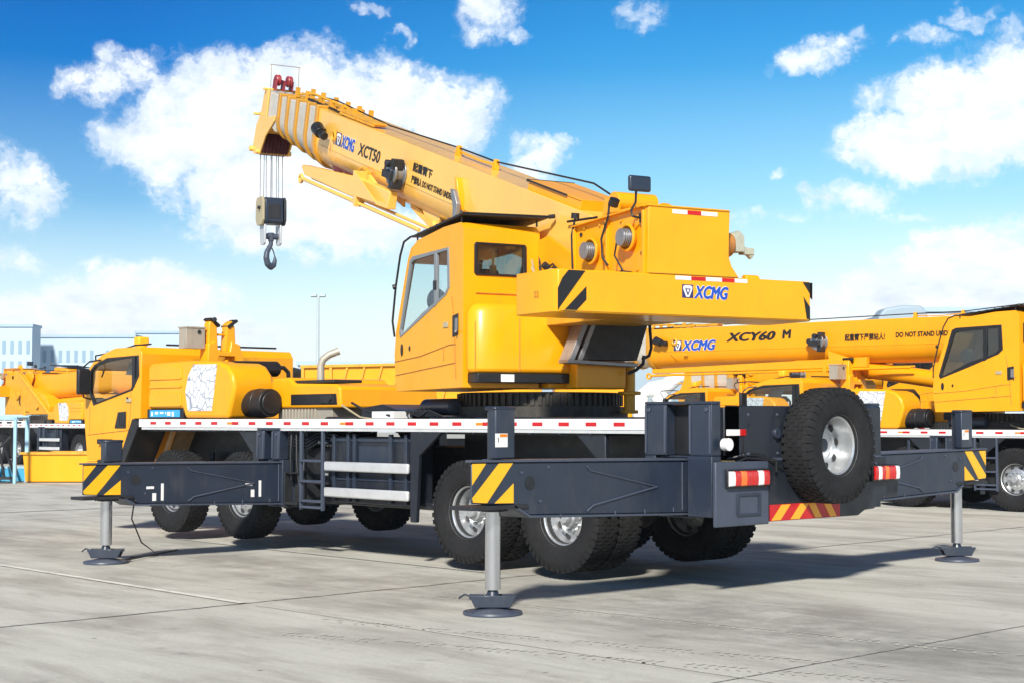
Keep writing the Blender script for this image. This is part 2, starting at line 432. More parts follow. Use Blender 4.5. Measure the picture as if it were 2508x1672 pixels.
# ------------------------------------------------------------------ the crane
def outrigger(root, px, s, dz, hose=False, wide=False):
    """extended outrigger beam with hazard end, jack and float; s = side (+1 left)"""
    def Y(v): return s*v
    t = .165
    zo = dz
    body = MB()
    body.prism([(Y(1.30), .77+zo), (Y(1.30), 1.265+zo), (Y(3.55), 1.288+zo), (Y(3.55), .90+zo), (Y(3.42), .835+zo)], 'x', px-t+.02, px+t-.02)
    body.prism([(Y(1.30), .77+zo), (Y(1.30), 1.265+zo), (Y(4.09), 1.295+zo), (Y(4.09), .955+zo), (Y(3.62), .93+zo), (Y(3.42), .835+zo)], 'x', px-t, px-t+.02)
    body.prism([(Y(1.30), .77+zo), (Y(1.30), 1.265+zo), (Y(3.68), 1.29+zo), (Y(3.68), .94+zo), (Y(3.62), .93+zo), (Y(3.42), .835+zo)], 'x', px+t-.02, px+t)
    beam = body.build('outrigger_beam', 'slate_paint', root, .012)
    fl = MB()                                   # flanges and weld ribs
    fl.prism([(Y(1.32), 1.266+zo), (Y(1.32), 1.286+zo), (Y(3.66), 1.311+zo), (Y(3.66), 1.291+zo)], 'x', px-t+.06, px+t+.015)
    fl.prism([(Y(1.32), 1.266+zo), (Y(1.32), 1.286+zo), (Y(4.11), 1.316+zo), (Y(4.11), 1.296+zo)], 'x', px-t-.015, px-t+.06)
    fl.prism([(Y(1.32), .75+zo), (Y(1.32), .768+zo), (Y(3.42), .833+zo), (Y(3.61), .93+zo), (Y(3.62), .912+zo), (Y(3.43), .812+zo)], 'x', px-t-.015, px+t+.015)
    for q in ((px-t-.006), (px+t+.006)):
        fl.tube([(q, Y(2.72), 1.24+zo), (q, Y(2.68), 1.20+zo), (q, Y(1.78), 1.03+zo)], .008, 6)
        fl.tube([(q, Y(1.78), 1.03+zo), (q, Y(2.64), .89+zo), (q, Y(2.72), .84+zo)], .010, 6)
    fl.build('flange', 'slate_light', beam, .003)
    hz = MB()
    for q0, q1 in ((px-t-.004, px-t),):
        for poly in (((4.085, 1.285), (3.93, 1.285), (4.085, 1.11)), ((3.78, 1.285), (3.62, 1.285), (3.92, .955), (4.075, .965), (4.085, 1.0)), ((3.615, 1.11), (3.615, .945), (3.83, .95))):
            hz.prism([(Y(a), b+zo) for a, b in poly], 'x', q0, q1)
    hz.build('hazard_stripes', 'orange_tape' if False else 'hazard_yellow', beam, smooth=0)
    wb = MB()
    for y0_ in (1.55, 1.95, 2.35, 3.05): wb.tube([(px-t-.003, Y(y0_), .79+zo), (px-t-.003, Y(y0_), .83+zo)], .006, 6)
    wb.tube([(px-t-.002, Y(1.42), .80+zo), (px-t-.002, Y(1.42), 1.25+zo)], .006, 6)
    for yy, zz in ((3.52, 1.20), (3.3, .95), (3.2, 1.24)): wb.cyl((px-t, Y(yy), zz+zo), (px-t-.01, Y(yy), zz+zo), .014, n=8)
    wb.build('beam_fitting', 'slate_light', beam)
    pl = MB()
    for q in (px-t-.006, px+t+.002): pl.cyl((q, Y(3.42), 1.11+zo), (q+.004, Y(3.42), 1.11+zo), .058, n=20)
    pl.build('access_plug', 'dark_steel', beam)
    if wide:
        wd = MB(); q = px-t
        for yy in (3.05, 1.68):
            wd.box(q-.003, q, Y(yy), Y(yy+.035), .86+zo, 1.06+zo)
            wd.box(q-.003, q, Y(yy+.10), Y(yy+.15), .86+zo, .95+zo)
            wd.box(q-.003, q, Y(yy+.13), Y(yy+.23), 1.0+zo, 1.03+zo)
        wd.build('white_markings', 'white_paint', beam, smooth=0)
    jy = Y(3.70)
    top = 1.765+zo if not wide else 1.42
    jt = MB(); jt.box(px-.16, px-.06, jy-.115, jy+.115, 1.317+zo, top); jt.box(px-.165, px-.02, jy-.125, jy+.125, top-.035, top); jt.cyl((px-.02, jy, .95+zo), (px-.02, jy, top-.04), .06, n=16)
    tube = jt.build('jack_housing', 'slate_paint', root, .02)
    if not wide:
        st = MB(); st.box(px-.164, px-.16, jy-.02, jy+.12, 1.42+zo, 1.535+zo); st.mi = 1; st.box(px-.166, px-.164, jy-.015, jy+.07, 1.505+zo, 1.53+zo); st.mi = 2; st.box(px-.166, px-.164, jy+.085, jy+.092, 1.46+zo, 1.50+zo)
        st.build('warning_sticker', ['white_paint', 'orange_tape', 'black_decal'], tube, smooth=0)
        cp = MB(); cp.box(px-.06, px-.0, jy-.16, jy-.115, 1.66+zo, 1.75+zo); cp.box(px-.08, px-.05, jy-.155, jy-.115, 1.34+zo, 1.60+zo)
        cp.build('valve', 'beige_metal' if s > 0 else 'yellow_dull', tube, .005)
    cy = MB(); cy.cyl((px, jy, .96+zo), (px, jy, .87+zo), .105, n=24); cy.box(px-.18, px+.10, Y(3.45), Y(4.1), .895+zo, .93+zo)
    for k in range(6):
        a = k*PI/3; cy.cyl((px+.12*math.cos(a), jy+.12*math.sin(a), .90+zo), (px+.12*math.cos(a), jy+.12*math.sin(a), .872+zo), .014, n=6)
    cy.build('jack_collar', 'dark_steel', root, .004)
    rod = MB(); rod.cyl((px, jy, .90+zo), (px, jy, .21), .066, n=28)
    rd = rod.build('jack_rod', 'chrome', root)
    fp = MB(); fp.lathe([(.002, .0), (.25, .0), (.255, .012), (.25, .028), (.12, .05), (.06, .06), (.002, .06)], (px, jy, .0), (0, 0, 1), 40)
    a = fp.build('float_pad', 'slate_light', root)
    br = MB(Matrix.Translation((px, jy, 0)) @ Matrix.Rotation(R(47), 4, 'Z'))
    br.prism([(-.20, .165), (.20, .165), (.15, .065), (-.15, .065)], 'y', -.085, -.07); br.prism([(-.20, .165), (.20, .165), (.15, .065), (-.15, .065)], 'y', .07, .085)
    br.box(-.20, .20, -.068, .068, .135, .15)
    br.cyl((0, 0, .15), (0, 0, .21), .06, .04, n=18)
    for k in (-1, 0, 1):
        br.cyl((k*.11, -.12, .10), (k*.11, -.06, .12), .012, n=8)
    br.tube([(.19, -.03, .15), (.24, -.03, .165), (.29, -.05, .13)], .010, 6)
    br.build('float_bracket', 'slate_paint', a, .004)
    if hose:
        h = MB(); h.tube([(px-.2, jy-.25, .74), (px-.05, jy-.30, .5), (px+.15, jy-.55, .2), (px+.35, jy-.9, .02), (px+.3, jy-.5, .018), (px-.1, jy-.2, .03), (px+.9, jy-1.5, .016)], .009, 6)
        h.build('hose', 'black_plastic', rd)
    return beam
m_ = mat('hazard_yellow', (.90, .46, .012), .38, var=.05, scale=4, dirt=.08, dirtcol=(.5, .3, .05))

def carrier(root, dz=0., out=True, front=(9.2, 7.5), rear=(3.05, 1.6), wz=(.668, .64), tail=True, hoodx=5.88, far=False, cabglass='clear_glass', guard=(3.94, 5.53), spare=True, mirror_h=False):
    def B(): return MB(Matrix.Translation((0, 0, dz)))
    lx = .35
    # frame
    m = B(); m.box(-.3, 9.7, -.44, .44, .86, 1.32); m.box(-.3, 9.7, -.55, -.44, 1.24, 1.32); m.box(-.3, 9.7, .44, .55, 1.24, 1.32)
    for x in front+rear:
        m.cyl((x, -.95, .67), (x, .95, .67), .075, n=14); m.lathe([(.002, -.2), (.13, -.16), (.19, 0), (.13, .16), (.002, .2)], (x, 0, .67), (0, 1, 0), 20)
        for s in (-1, 1): m.box(x-.5, x+.5, s*.5, s*.6, .76, .84)
    m.box(3.9, 6.9, -.6, .6, .62, .9)
    m.build('chassis_frame', 'dark_steel', root, .01)
    # deck
    m = B(); m.box(lx, 9.85, -1.34, 1.34, 1.525, 1.56)
    m.box(3.9, 5.6, -1.2, 1.2, 1.56, 1.66); m.box(lx, 3.9, -1.1, 1.1, 1.56, 1.68)
    m.prism([(5.6, 1.56), (5.6, 1.80), (5.2, 1.84), (4.6, 1.70), (4.2, 1.56)], 'y', -.7, .75)
    deck = m.build('deck', 'slate_dark', root, .008)
    # side rails with reflective dashes (left and right)
    for s in (1, -1):
        m = B(); m.box(lx, 9.86, s*1.345, s*1.38, 1.552, 1.66); m.mi = 1; m.box(lx, 9.8, s*1.335, s*1.372, 1.515, 1.549)
        if s == 1 or mirror_h:
            x = 9.55; k = 0
            while x > lx+.3:
                y0, y1 = s*1.38, s*1.3825
                if k % 6 == 5: m.mi = 3; m.box(x-.11, x, y0, y1, 1.59, 1.62); x -= .11
                m.mi = 2; m.box(x-.15, x, y0, y1, 1.585, 1.625)
                x -= .385; k += 1
        m.build('side_rail', ['white_paint', 'aluminium', 'red_tape', 'orange_tape'], root, smooth=0)
    # skirt panels, fenders
    for s in (1, -1):
        g0, g1 = guard
        m = B()
        m.prism([(g0-.02, 1.515), (g0-.56, 1.515), (g0-.17, 1.24), (g0-.12, .49), (g0-.02, .49)], 'y', s*1.30, s*1.36)
        m.prism([(1.33, 1.515), (1.02, 1.25), (.98, .80), (.9, .80), (.9, 1.515)], 'y', s*1.28, s*1.34)
        if len(front) > 1: m.prism([(7.44, 1.515), (7.11, 1.22), (7.05, .95), (6.96, .95), (6.96, 1.515)], 'y', s*1.28, s*1.34)
        m.prism([(g0, 1.45), (g0, .66), (g1, .66), (g1, 1.45)], 'y', s*1.0, s*1.26)
        m.box(g0-.12, g1+.5, s*.7, s*1.1, .62, .70)
        sk = m.build('side_skirt', 'slate_dark', root, .012)
        m = B()
        for x in (g0+.14, g0+.42, g0+1.1, g0+1.22, g0+1.5): m.box(x-.025, x+.025, s*1.26, s*1.30, .68, 1.48)
        m.box(g0+.02, g1, s*1.262, s*1.275, 1.39, 1.43); m.box(g0+.02, g1, s*1.262, s*1.275, .93, .955)
        m.box(g0+.45, g1-.55, s*1.262, s*1.27, 1.0, 1.34)
        m.build('skirt_rib', 'slate_paint', sk, .006)
        for z0 in (.725, 1.035):
            m = B(); m.box(g0, g1, s*1.335, s*1.38, z0, z0+.115); m.build('side_guard', 'aluminium', root, .018)
        # wheel-arch liners
        m = B(); m.box(.98, g0-.1, s*.58, s*.60, .8, 1.5); m.box(.98, g0-.5, s*.58, s*1.27, 1.49, 1.512)
        m.box(6.98, 9.8, s*.58, s*.60, .8, 1.5); m.box(7.4, 9.8, s*.58, s*1.27, 1.49, 1.512)
        m.build('arch_liner', 'black_plastic', root)
    # ladder
    if len(front) > 1:
        m = B()
        for x in (5.58, 6.02): m.box(x-.018, x+.018, 1.33, 1.37, .55, 1.52)
        for z in (1.15, .90, .66, .585): m.box(5.58, 6.02, 1.31, 1.385, z-.015, z+.015)
        lad = m.build('ladder', 'slate_light', root, .004)
        m = B(); m.box(6.1, 6.4, .95, 1.2, .6, 1.5); m.box(5.6, 6.1, .8, 1.1, .85, 1.3); m.box(6.12, 6.38, 1.2, 1.35, .98, 1.0); m.box(6.12, 6.38, 1.25, 1.35, .60, .63); m.box(6.36, 6.39, 1.25, 1.36, .55, 1.0)
        m.mi = 1
        for k in range(3): m.tube([(5.72+k*.06, 1.12, 1.33), (5.74+k*.06, 1.16, 1.36), (5.76+k*.06, 1.2, 1.38)], .012, 6)
        m.box(6.2, 6.26, 1.203, 1.21, 1.3, 1.43); m.box(5.8, 5.88, 1.102, 1.11, .96, .99)
        m.mi = 2; m.box(6.16, 6.26, 1.203, 1.215, 1.02, 1.15)
        m.build('valve_block', ['dark_steel', 'white_paint', 'steel_grey'], root, .004)
    # outrigger housings
    for (xa, xb, zt, z0) in ((-.50, .335, 1.795, .74), (6.44, 6.94, 1.515, .60)):
        hz = .0 if xa < 0 else -.16
        m = B(); c = 0. if xa < 0 else 6.57
        m.box(c-.20, c+.20, -1.33, 1.33, 1.29+hz, 1.31+hz); m.box(c-.20, c+.20, -1.33, 1.33, .72+hz, .74+hz)
        m.box(c-.20, c-.185, -1.33, 1.33, .74+hz, 1.29+hz); m.box(c+.185, c+.20, -1.33, 1.33, .74+hz, 1.29+hz)
        for s in (1, -1):
            # upright side frame with slot
            for (a, b) in ((xa, xa+(xb-xa)*.33), (xb-(xb-xa)*.33, xb)): m.box(a, b, s*1.25, s*1.385, 1.312+hz, zt)
            m.box(xa, xb, s*1.25, s*1.385, zt+.0005, zt+.03); m.mi = 1; m.box(xa+.1, xb-.1, s*1.22, s*1.248, 1.312+hz, zt); m.mi = 0
            m.box(xa, c-.202, s*1.25, s*1.385, .74+hz, 1.31+hz)
            if xa < 0: m.box(c+.202, xb, s*1.25, s*1.385, 1.1+hz, 1.31+hz)
        m.build('outrigger_housing', ['slate_paint', 'black_plastic'], root, .012)
        m = B()
        for s in (1, -1):
            wd_ = (xb-xa)*.33
            for (a, b) in ((xa+.01, xa+.03), (xa+wd_-.025, xa+wd_-.005), (xb-wd_+.005, xb-wd_+.025), (xb-.03, xb-.01)): m.box(a, b, s*1.385, s*1.397, 1.33+hz, zt-.01)
            for x in (xa+.06, xb-.06): m.cyl((x, s*1.385, zt-.05), (x, s*1.40, zt-.05), .022, n=8)
        m.build('housing_rib', 'slate_light', root, .003)
    # wheels
    for x in front:
        for s in (1, -1): wheel(root, x, s*1.12, wz[0], s)
    for x in rear:
        for s in (1, -1):
            wheel(root, x, s*1.14, wz[1], s, True)
            if not far: wheel(root, x, s*.80, wz[1], -s, True)
    # ---- tail
    m = B()
    m.prism([(-.50, 1.20), (-.50, .98), (-.62, .70), (-.62, -1.22), (-.50, -1.22)], 'z', 1.27, 1.785)
    m.box(-.5, .34, -1.22, 1.20, 1.31, 1.77)
    m.box(-.5, .3, -1.2, 1.2, .80, 1.26)
    m.build('tail_box', 'slate_dark', root, .012)
    m = B(); m.box(-.64, -.60, .71, 1.50, .66, 1.26)
    pnl = m.build('mud_flap', 'slate_light', root, .01)
    m = B(); m.ring([(1.20, .75), (.84, .75), (.84, .96), (1.20, .96)], .045, 'x', -.652, -.642); m.build('plate_frame', 'slate_paint', pnl, .003)
    m = B()
    m.prism([(.708, .68), (.708, 1.265), (-1.30, 1.265), (-1.30, .86), (-1.1, .80), (-1.08, .74), (-.9, .73), (-.78, .68)], 'x', -.63, -.50)
    m.box(-.5, -.2, -1.2, 1.2, .74, .80)
    m.prism([(-1.25, .84), (-1.62, .84), (-1.62, 1.1), (-1.25, 1.25)], 'x', -.56, -.52)
    m.build('rear_bumper', 'slate_dark', root, .008)
    m = B(); m.prism([(.69, .685), (.69, .84), (-.45, .84), (-.45, .685)], 'x', -.638, -.632)
    m.mi = 1
    for y0, sl in ((.62, -.16), (.32, -.16)):
        m.prism([(y0+.05, .69), (y0-.09, .69), (y0-.09+sl, .835), (y0+.05+sl, .835)], 'x', -.641, -.638)
    for y0 in (-.08, -.33):
        m.prism([(y0+.05, .69), (y0-.06, .69), (y0+.05, .835), (y0+.16, .835)], 'x', -.641, -.638)
    m.build('rear_marker_board', ['red_tape', 'hazard_amber'], root, smooth=0)
    for s in (1, -1):
        y0, y1 = (.76, 1.36) if s > 0 else (-1.45, -1.0)
        m = B(); m.box(-.67, -.642, y0-.01, y1+.01, 1.015, 1.19); lm = m.build('tail_lamp', 'black_plastic', root, .006)
        m = B(); n = 6
        seq = [0, 2, 0, 0, 1, 0, 2] if s > 0 else [2, 0, 0, 1, 0, 2, 0]
        for k, c in enumerate(seq):
            a = y0+(y1-y0)*k/7; b = y0+(y1-y0)*(k+1)/7; m.mi = c
            m.prism([(-.672, 1.03), (-.695, 1.04), (-.700, 1.10), (-.695, 1.165), (-.672, 1.175)], 'y', a+.003, b-.003)
        # swap axes: prism along y uses (x,z)
        m.build('lens', ['red_lens', 'orange_lens', 'white_lens'], lm, .004)
    if spare:
        w = wheel(root, -.80, -.05, 1.40+dz, 1, rim=SPARERIM, rz=-PI/2, name='spare_wheel')
        m = B(); m.cyl((-.62, -.05, 1.40), (-.74, -.05, 1.40), .07, n=16); m.box(-.68, -.62, -.12, .02, 1.30, 1.50); m.build('spare_carrier', 'slate_paint', root, .01)
    m = B()
    m.box(-.52, -.50, .75, .95, 1.32, 1.50); m.box(-.60, -.35, .96, 1.36, 1.08, 1.26); m.box(-.60, -.50, .95, 1.34, 1.02, 1.08)
    m.tube([(-.56, .95, 1.26), (-.6, .8, 1.30), (-.66, .62, 1.26), (-.66, .62, 1.15)], .016, 8)
    m.tube([(-.56, 1.3, 1.20), (-.60, 1.0, 1.29), (-.64, .70, 1.27), (-.65, .5, 1.18)], .012, 8)
    m.mi = 1
    for k in range(3): m.tube([(-.605, 1.15+k*.055, 1.03), (-.61, 1.15+k*.055, 1.22), (-.56, 1.13+k*.055, 1.262), (-.40, 1.1+k*.055, 1.262)], .008, 6)
    m.mi = 2; m.cyl((-.55, 1.27, 1.42), (-.62, 1.27, 1.42), .06, n=16); m.box(-.53, -.505, 1.0, 1.18, 1.50, 1.56)
    m.mi = 3; m.box(-.53, -.505, .88, 1.0, 1.50, 1.56)
    m.mi = 4; m.cyl((-.62, .58, 1.52), (-.66, .58, 1.52), .05, n=14)
    m.build('rear_fittings', ['black_plastic', 'copper', 'white_lens', 'red_lens', 'slate_paint'], root, .004)
    # ---- intake housing behind the cab
    prof = [(9.64, 1.80), (9.64, 2.40), (9.58, 2.44), (8.5, 2.45), (7.88, 2.42), (7.68, 2.36), (7.55, 2.24), (7.50, 2.08), (7.55, 1.90), (7.64, 1.67), (8.68, 1.67), (8.75, 1.80)]
    for s in ((1, -1) if mirror_h else (1,)):
        m = B(); m.prism(prof, 'y', s*.72, s*1.365); hs = m.build('intake_housing', 'yellow_paint', root, .045, seg=3)
        m = B()
        for z0, z1 in ((2.20, 2.385), (2.085, 2.135), (1.83, 2.02)):
            m.prism([(9.60, z0), (8.80, z0), (8.76, z0+.02), (8.78, z1-.02), (8.84, z1), (9.60, z1)], 'y', s*1.363, s*1.380)
        m.build('raised_panel', 'yellow_paint', hs, .012, seg=3)
        m = B(); m.prism([(8.47, 2.395), (7.90, 2.385), (7.95, 2.10), (8.02, 1.77), (8.60, 1.77), (8.67, 2.03), (8.60, 2.25)], 'y', s*1.366, s*1.370)
        m.build('pattern_panel', 'crackle', hs, smooth=0)
        m = B(); m.box(8.72, 9.66, s*1.1, s*1.37, 1.67, 1.80); bx = m.build('battery_box', 'black_plastic', root, .01)
        m = B(); m.box(8.80, 9.58, s*1.37, s*1.374, 1.69, 1.785)
        m.mi = 1
        for a, b in ((8.95, 9.0), (9.04, 9.12), (9.15, 9.17), (9.22, 9.31), (9.36, 9.44), (9.5, 9.54)): m.box(a, b, s*1.374, s*1.376, 1.715+.02*math.sin(a*9), 1.76)
        m.build('blue_label', ['blue_sticker', 'white_paint'], bx, smooth=0)
    # ---- filters, hood, exhaust
    m = B(); m.cyl((8.0, 1.02, 1.87), (7.16, 1.02, 1.87), .185, n=32); m.cyl((7.42, 1.02, 1.87), (7.36, 1.02, 1.87), .192, n=32); m.cyl((7.16, 1.02, 1.87), (7.13, 1.02, 1.87), .15, n=28)
    m.cyl((7.75, .98, 2.0), (7.75, .90, 2.3), .075, n=18)
    m.build('air_tank', 'black_plastic', root, .01)
    m = B(); m.cyl((7.9, 1.13, 2.33), (7.9, .42, 2.34), .105, n=26); m.cyl((7.9, .44, 2.34), (7.9, .40, 2.34), .09, n=26)
    m.tube([(7.9, .42, 2.36), (7.9, .30, 2.36), (7.88, .24, 2.30), (7.88, .22, 2.1)], .03, 10)
    for y in (1.0, .62): m.box(7.88, 7.92, y-.02, y+.02, 2.05, 2.25)
    m.build('muffler', 'black_plastic', root, .008)
    hx = hoodx
    m = B(); m.prism([(7.40, 1.80), (7.40, 2.16), (7.34, 2.20), (7.0, 2.20), (6.9, 2.12), (hx+.12, 2.10), (hx+.03, 2.06), (hx, 1.80)], 'y', -.75, .85)
    hd = m.build('engine_hood', 'yellow_paint', root, .03, seg=3)
    m = B(); m.prism([(6.95, 1.84), (6.95, 1.98), (hx+.10, 1.98), (hx+.08, 1.84)], 'y', .85, .856)
    m.mi = 1; m.box(hx+.13, hx+.4, .85, .875, 1.86, 1.95); m.cyl((hx+.2, .87, 1.92), (hx+.2, .90, 1.92), .04, n=12)
    m.build('hood_vent', ['black_plastic', 'dark_steel'], hd, .004)
    m = B(); m.box(hx+.25, 7.3, -.6, .80, 1.57, 1.80)
    for k in range(12): m.box(6.45+k*.07, 6.48+k*.07, .80, .83, 1.58, 1.79)
    m.build('radiator_grille', 'beige_metal', root, .004)
    m = B(); m.box(6.1, 7.1, .35, .80, 2.125 if False else 2.121, 2.16); m.build('hood_tray', 'dark_steel', root, .005)
    m = B(); m.tube([(6.62, .62, 2.12), (6.62, .62, 2.36), (6.60, .60, 2.43), (6.55, .54, 2.49), (6.47, .44, 2.54)], .048, 16)
    m.build('exhaust_pipe', 'beige_metal', root)
    m = B(); m.cyl((5.95, 1.0, 1.62), (5.35, .98, 1.62), .07, n=16); m.tube([(5.6, .9, 1.86), (5.2, 1.0, 1.76), (4.6, 1.1, 1.70)], .016, 8)
    m.mi = 1; m.box(4.55, 4.95, .7, 1.1, 1.665, 1.75)
    m.mi = 2; m.tube([(5.8, .9, 1.83), (5.3, 1.0, 1.68), (4.9, 1.15, 1.66)], .014, 8)
    m.build('deck_fittings', ['dark_steel', 'white_paint', 'cream'], root, .004)
    if not far:
        m = B()
        for x, y, r_, l_ in ((5.0, .75, .15, 1.3), (4.9, -.8, .15, 1.2)): m.cyl((x-l_/2, y, .78), (x+l_/2, y, .78), r_, n=20)
        for x0_, x1_ in ((1.75, 2.9), (3.2, 7.35), (7.65, 9.05)): m.cyl((x0_, .02, .72), (x1_, .02, .76), .055, n=12)
        m.build('air_reservoir', 'dark_steel', root, .006)
        m = B()
        for x in (1.6, 3.05, 7.5, 9.2):
            for s in (1, -1):
                for k in range(4): m.box(x-.62+k*.06, x+.62-k*.06, s*.52, s*.60, .86+k*.022, .88+k*.022)
                m.cyl((x-.2, s*.72, .70), (x-.2, s*.72, 1.2), .035, n=10)
        m.build('leaf_spring', 'dark_steel', root)
        m = B()
        for k, (y, z) in enumerate(((1.27, 1.46), (1.275, 1.42), (1.27, 1.38), (1.265, 1.34))): m.tube([(6.42, y, z), (6.2, y+.01, z-.02), (6.05, y-.02, z-.06), (5.9, y-.06, z+.02), (5.5, y-.1, z)], .012, 6)
        m.tube([(6.3, 1.30, 1.5), (6.28, 1.33, 1.2), (6.3, 1.30, .9)], .014, 6); m.tube([(6.2, 1.30, 1.5), (6.16, 1.32, 1.1), (6.12, 1.30, .75)], .012, 6)
        m.build('hydraulic_hose', 'black_plastic', root)
        m = B()
        for k in range(5): m.tube([(-.48, 1.16-k*.04, 1.28), (-.57, 1.10-k*.05, 1.305+k*.006), (-.60, .85-k*.04, 1.31), (-.63, .60-k*.03, 1.25-k*.02)], .011, 6)
        m.tube([(-.56, 1.42, 1.2), (-.60, 1.44, 1.0), (-.58, 1.42, .8), (-.56, 1.3, .74)], .012, 6)
        m.build('hydraulic_hose', 'black_plastic', root)
        m = B()
        for y in (1.0, .55, .1, -.5, -1.0): m.cyl((-.62, y, 1.70), (-.632, y, 1.70), .016, n=6); m.cyl((-.62, y, 1.33), (-.632, y, 1.33), .016, n=6)
        for y in (.55, .2, -.2, -.7, -1.1): m.cyl((-.63, y, 1.20), (-.642, y, 1.20), .014, n=6)
        m.box(-.635, -.62, -1.2, .68, 1.262, 1.285)
        m.build('bolt_row', 'slate_light', root, .002)
        m = B()
        for x, z in ((4.4, 1.70), (4.15, 1.74), (3.9, 1.70)): m.box(x-.1, x+.08, .55, .8, 1.66, z+.08); m.cyl((x, .82, z), (x, .95, z), .03, n=10)
        for k in range(6): m.tube([(4.6-k*.1, .8+.05*k, 1.70), (4.5-k*.12, .95+.03*k, 1.76), (4.2-k*.12, 1.0+.03*k, 1.69), (3.7-k*.1, .9, 1.69)], .013, 6)
        m.build('rotary_valve', 'dark_steel', root, .004)
        m = B()
        for k in range(20): m.box(9.45-k*.44, 9.43-k*.44, 1.30, 1.372, 1.50, 1.515)
        m.build('rail_bracket', 'slate_paint', root)
    # ---- boom rest behind the cab
    m = B()
    for (a, b, c2, d2, e2) in ((.66, .52, .60, .48, 1), (.36, .22, .20, .04, -1)):
        m.prism([(a, 2.62) if e2 > 0 else (a+.02, 2.62), (a-.01, 3.0), ((a+b)/2+.02*e2, 3.06), (b, 2.96), (b-.02, 2.62)], 'x', 9.22, 9.36)
    m.prism([(.70, 2.30), (.68, 2.72), (.54, 2.76), (.52, 2.62), (.32, 2.62), (.30, 2.76), (.16, 2.72), (.02, 2.30), (.14, 2.30), (.24, 2.55), (.50, 2.55), (.60, 2.30)], 'x', 9.18, 9.40)
    m.box(9.26, 9.32, .26, .60, 2.84, 2.87)
    m.box(9.2, 9.38, .56, .70, 1.6, 2.3); m.box(9.2, 9.38, .02, .16, 1.6, 2.3)
    m.cyl((9.29, .30, 2.55), (9.1, .5, 2.25), .03, n=12)
    br = m.build('boom_rest', 'yellow_paint', root, .012)
    m = B(); m.cyl((9.16, .60, 3.06), (9.42, .50, 3.02), .035, n=12); m.prism([(.66, 3.06), (.62, 3.09), (.47, 2.99), (.49, 2.95)], 'x', 9.2, 9.38); m.prism([(.17, 3.05), (.20, 3.08), (.36, 2.98), (.33, 2.94)], 'x', 9.2, 9.38)
    m.build('rubber_pad', 'black_plastic', br, .008)
    m = B(); m.box(9.25, 9.45, .70, 1.0, 2.65, 2.94); m.box(9.24, 9.46, .69, 1.01, 2.93, 2.95); m.mi = 1; m.cyl((9.24, .80, 2.88), (9.235, .80, 2.88), .03, n=12)
    m.build('expansion_tank', ['beige_metal', 'dark_steel'], root, .01)
    # ---- driver's cab
    prof = [(9.86, 1.67), (9.84, 2.58), (9.92, 2.68), (10.6, 2.68), (10.95, 2.60), (11.22, 2.50), (11.36, 2.40), (11.50, 1.86), (11.43, 1.44), (11.36, 1.07), (10.40, 1.07), (10.02, 1.67)]
    y0, y1 = -1.24, 1.36
    m = B(); m.prism(prof, 'y', y0, y1); cb = m.build('driver_cab', 'yellow_paint')
    inner = [(9.92, 1.75), (9.92, 2.62), (10.6, 2.63), (10.95, 2.54), (11.17, 2.45), (11.31, 2.36), (11.44, 1.86), (11.36, 1.44), (11.3, 1.3), (10.4, 1.3), (10.1, 1.7)]
    win = [(10.82, 2.545), (9.92, 2.56), (9.905, 2.27), (10.08, 2.07), (11.20, 1.86), (11.34, 2.08), (11.33, 2.36), (11.18, 2.46)]
    cs = []
    m = B(); m.prism(inner, 'y', y0+.05, y1-.05); cs.append(m.build('cut', 'interior'))
    m = B(); m.prism(win, 'y', y0-.2, y1+.2); cs.append(m.build('cut', 'interior'))
    m = B(); m.prism([(11.7, 1.86), (11.7, 2.38), (11.15, 2.38), (11.15, 1.95)], 'y', y0+.10, y1-.10); cs.append(m.build('cut', 'interior'))
    cut(cb, cs); cb.parent = root
    b_ = cb.modifiers.new('bevel', 'BEVEL'); b_.width = .022; b_.segments = 2; b_.limit_method = 'ANGLE'; b_.angle_limit = R(40)
    for s, yy in ((1, y1), (-1, y0)):
        o_ = .006 if s > 0 else -.006
        m = B(); m.ring(win, .055, 'y', yy-.03*s, yy+o_); wf = m.build('side_window', 'black_plastic', cb, .004)
        m = B(); m.prism(win, 'y', yy-.022*s, yy-.018*s); m.build('pane', cabglass, wf, smooth=0)
        m = B(); m.prism([(10.10, 2.56), (10.02, 2.56), (10.02, 2.12), (10.10, 2.08)], 'y', yy-.035*s, yy+o_*.6)
        m.prism([(10.02, 2.55), (9.93, 2.55), (9.93, 2.28), (10.02, 2.18)], 'y', yy-.03*s, yy-.012*s)
        m.build('window_pillar', 'black_plastic', wf)
    m = B(); m.prism([(11.36, 2.36), (11.49, 1.87), (11.485, 1.87), (11.355, 2.36)], 'y', y0+.08, y1-.08); m.build('windscreen', cabglass, cb, smooth=0)
    m = B(); m.box(10.2, 10.65, .35, .9, 1.65, 2.0); m.box(10.15, 10.28, .37, .88, 1.95, 2.5); m.box(10.2, 10.65, -.9, -.35, 1.65, 2.0); m.box(10.15, 10.28, -.88, -.37, 1.95, 2.5)
    m.box(10.9, 11.3, -1.1, 1.2, 1.6, 1.88); m.build('seat', 'seat_fabric', cb, .04)
    m = B(); m.lathe([(.21, -.012), (.222, 0), (.21, .012), (.198, 0)], (10.85, .62, 2.0), (-.5, 0, 1), 28, closed=True); m.build('steering_wheel', 'black_plastic', cb)
    m = B(); m.prism([(10.95, 2.50), (10.55, 2.50), (10.75, 2.30), (11.05, 2.32)], 'y', .9, .92); m.build('sun_visor', 'steel_grey', cb)
    # door seams, vent, handle, step
    m = B(); yy = y1
    m.tube([(11.30, yy+.001, 1.84), (11.30, yy+.001, 1.43)], .006, 6)
    m.tube([(11.36, yy+.001, 1.425), (10.20, yy+.001, 1.50), (10.12, yy+.001, 1.52)], .006, 6)
